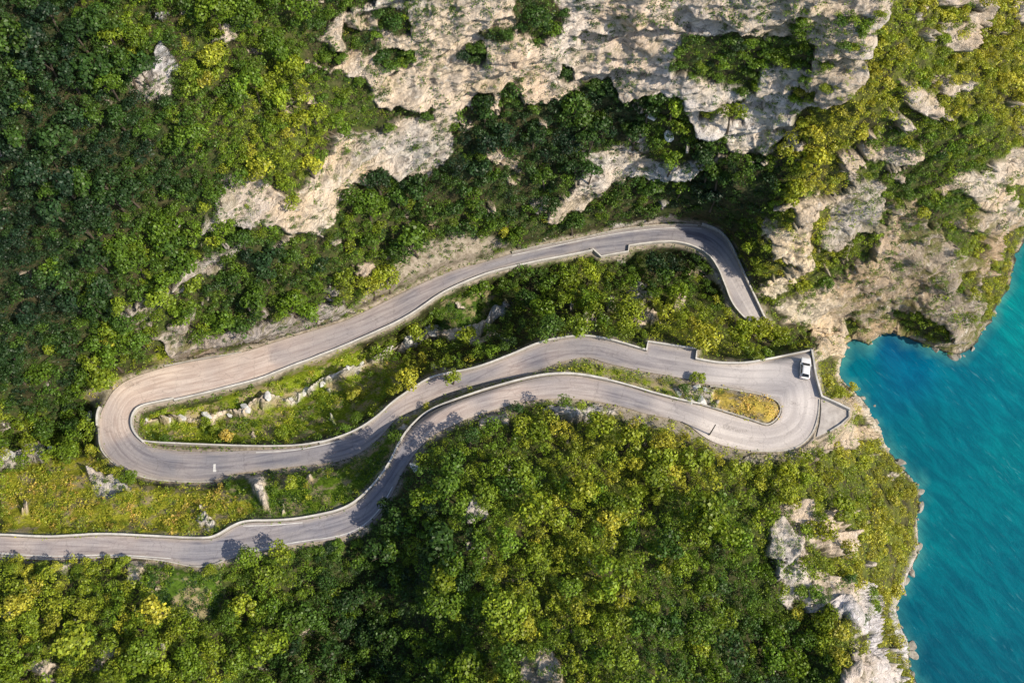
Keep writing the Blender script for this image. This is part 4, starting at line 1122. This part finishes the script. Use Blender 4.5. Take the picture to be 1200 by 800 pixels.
def panel(name, pts, mat, parent):
    me = new_mesh(name, pts, [tuple(range(len(pts)))], mat)
    bm = bmesh.new(); bm.from_mesh(me); bmesh.ops.solidify(bm, geom=bm.faces[:], thickness=.015); bm.to_mesh(me); bm.free()
    return obj(name, me, parent)
panel('windscreen', [(-.70,.86,1.03),(.70,.86,1.03),(.60,.22,1.43),(-.60,.22,1.43)], M_GLASS, car)
panel('rear_window', [(.66,-1.93,1.05),(-.66,-1.93,1.05),(-.58,-1.46,1.41),(.58,-1.46,1.41)], M_GLASS, car)
for s_ in (-1, 1):
    panel('side_window', [(s_*.865,.55,1.04),(s_*.865,-.38,1.05),(s_*.70,-.38,1.43),(s_*.70,.10,1.40)], M_GLASS, car)
    panel('side_window', [(s_*.870,-.46,1.05),(s_*.865,-1.55,1.06),(s_*.70,-1.30,1.41),(s_*.70,-.46,1.44)], M_GLASS, car)
    box('headlight', (s_*.62, 2.02, .68), (.34,.22,.13), M_LAMP, car, .04)
    box('tail_light', (s_*.70, -2.03, .80), (.24,.14,.22), M_TAIL, car, .03)
    box('wing_mirror', (s_*1.0, .62, 1.03), (.20,.12,.13), M_CARW, car, .03)
    box('door_handle', (s_*.915, -.25, .82), (.03,.16,.03), M_TRIM, car, .008)
    for yy in (1.32, -1.32):
        bm = bmesh.new(); bmesh.ops.create_cone(bm, cap_ends=True, segments=28, radius1=.32, radius2=.32, depth=.21)
        bmesh.ops.bevel(bm, geom=[e for e in bm.edges if len(e.link_faces) == 2 and e.calc_face_angle() > 1], offset=.035, segments=2, affect='EDGES')
        me = bpy.data.meshes.new('wheel'); bm.to_mesh(me); bm.free(); me.materials.append(M_TYRE)
        wl = obj('wheel', me, car, (s_*.83, yy, .32)); wl.rotation_euler = (0, math.pi/2, 0)
        bm = bmesh.new(); bmesh.ops.create_cone(bm, cap_ends=True, segments=24, radius1=.2, radius2=.17, depth=.03)
        me = bpy.data.meshes.new('rim'); bm.to_mesh(me); bm.free(); me.materials.append(M_RIM)
        obj('rim', me, wl, (0, 0, s_*.105))
box('bumper', (0, 2.10, .40), (1.5,.16,.16), M_TRIM, car, .05)
box('bumper', (0, -2.09, .42), (1.5,.14,.16), M_TRIM, car, .05)
box('number_plate', (0, -2.13, .62), (.5,.03,.11), M_PLATE, car, .005)

# ------------------------------------------------------------------ post beside the lowest road
M_POST = mat_plain('weathered_post', (.05,.045,.04), .6)
pp = unproject(831.5, 509, road_z([831.5], [509])[0])
post = obj('roadside_pole', None, loc=(pp[0], pp[1], pp[2] - .2), label='thin dark pole on the verge of the lowest road by the hairpin', cat='pole')
def tube_mesh(name, pts, rads, mat, parent, sides=10):
    V, Fc = [], []
    for p, r in zip(pts, rads):
        for k in range(sides):
            an = 2*math.pi*k/sides; V.append((p[0]+r*math.cos(an), p[1]+r*math.sin(an), p[2]))
    for i in range(len(pts)-1):
        for k in range(sides):
            k2 = (k+1) % sides; Fc.append((i*sides+k, i*sides+k2, (i+1)*sides+k2, (i+1)*sides+k))
    Fc += [tuple(range(sides))[::-1], tuple((len(pts)-1)*sides+k for k in range(sides))]
    return obj(name, new_mesh(name, V, Fc, mat, True), parent)
tube_mesh('shaft', [(0,0,0),(0,0,2.5),(0,0,5.2)], [.13,.11,.08], M_POST, post)
tube_mesh('footing', [(0,0,-.1),(0,0,.35)], [.28,.24], M_WALL, post)
tube_mesh('cap', [(0,0,5.2),(0,0,5.26),(0,0,5.32)], [.11,.11,.03], M_POST, post)

# ------------------------------------------------------------------ light, sky, camera
SUN_EL, SUN_AZ = math.radians(43), math.radians(-26)      # azimuth counted from +X towards +Y
sdir = Vector((math.cos(SUN_EL) * math.cos(SUN_AZ), math.cos(SUN_EL) * math.sin(SUN_AZ), math.sin(SUN_EL)))
ld = bpy.data.lights.new('sun', 'SUN'); ld.energy = 5.0; ld.angle = math.radians(.6); ld.color = (1, .885, .71)
lo = bpy.data.objects.new('sun', ld); COL.objects.link(lo); lo.rotation_euler = sdir.to_track_quat('Z', 'Y').to_euler(); lo.location = sdir * 400
wd = bpy.data.worlds.new('World'); scene.world = wd; wd.use_nodes = True
nt = wd.node_tree; bg = nt.nodes['Background']
sky = nt.nodes.new('ShaderNodeTexSky'); sky.sky_type = 'NISHITA'; sky.sun_disc = False; sky.sun_elevation = SUN_EL
sky.sun_rotation = math.pi / 2 - SUN_AZ
nt.links.new(sky.outputs[0], bg.inputs[0]); bg.inputs[1].default_value = .15

cd = bpy.data.cameras.new('camera'); cam = bpy.data.objects.new('camera', cd); COL.objects.link(cam)
cd.sensor_fit = 'HORIZONTAL'; cd.sensor_width = 36; cd.lens = 36 * F / 1200; cd.clip_start = 1; cd.clip_end = 6000
cam.location = (0, 0, CZ); cam.rotation_euler = (TILT, 0, 0); scene.camera = cam
scene.view_settings.view_transform = 'Standard'; scene.view_settings.look = 'None'; scene.view_settings.exposure = 0
scene.cycles.max_bounces = 4; scene.cycles.diffuse_bounces = 2; scene.cycles.transmission_bounces = 2
print('plants', len(plants), 'individual', len(indiv), 'objects', len(scene.objects))
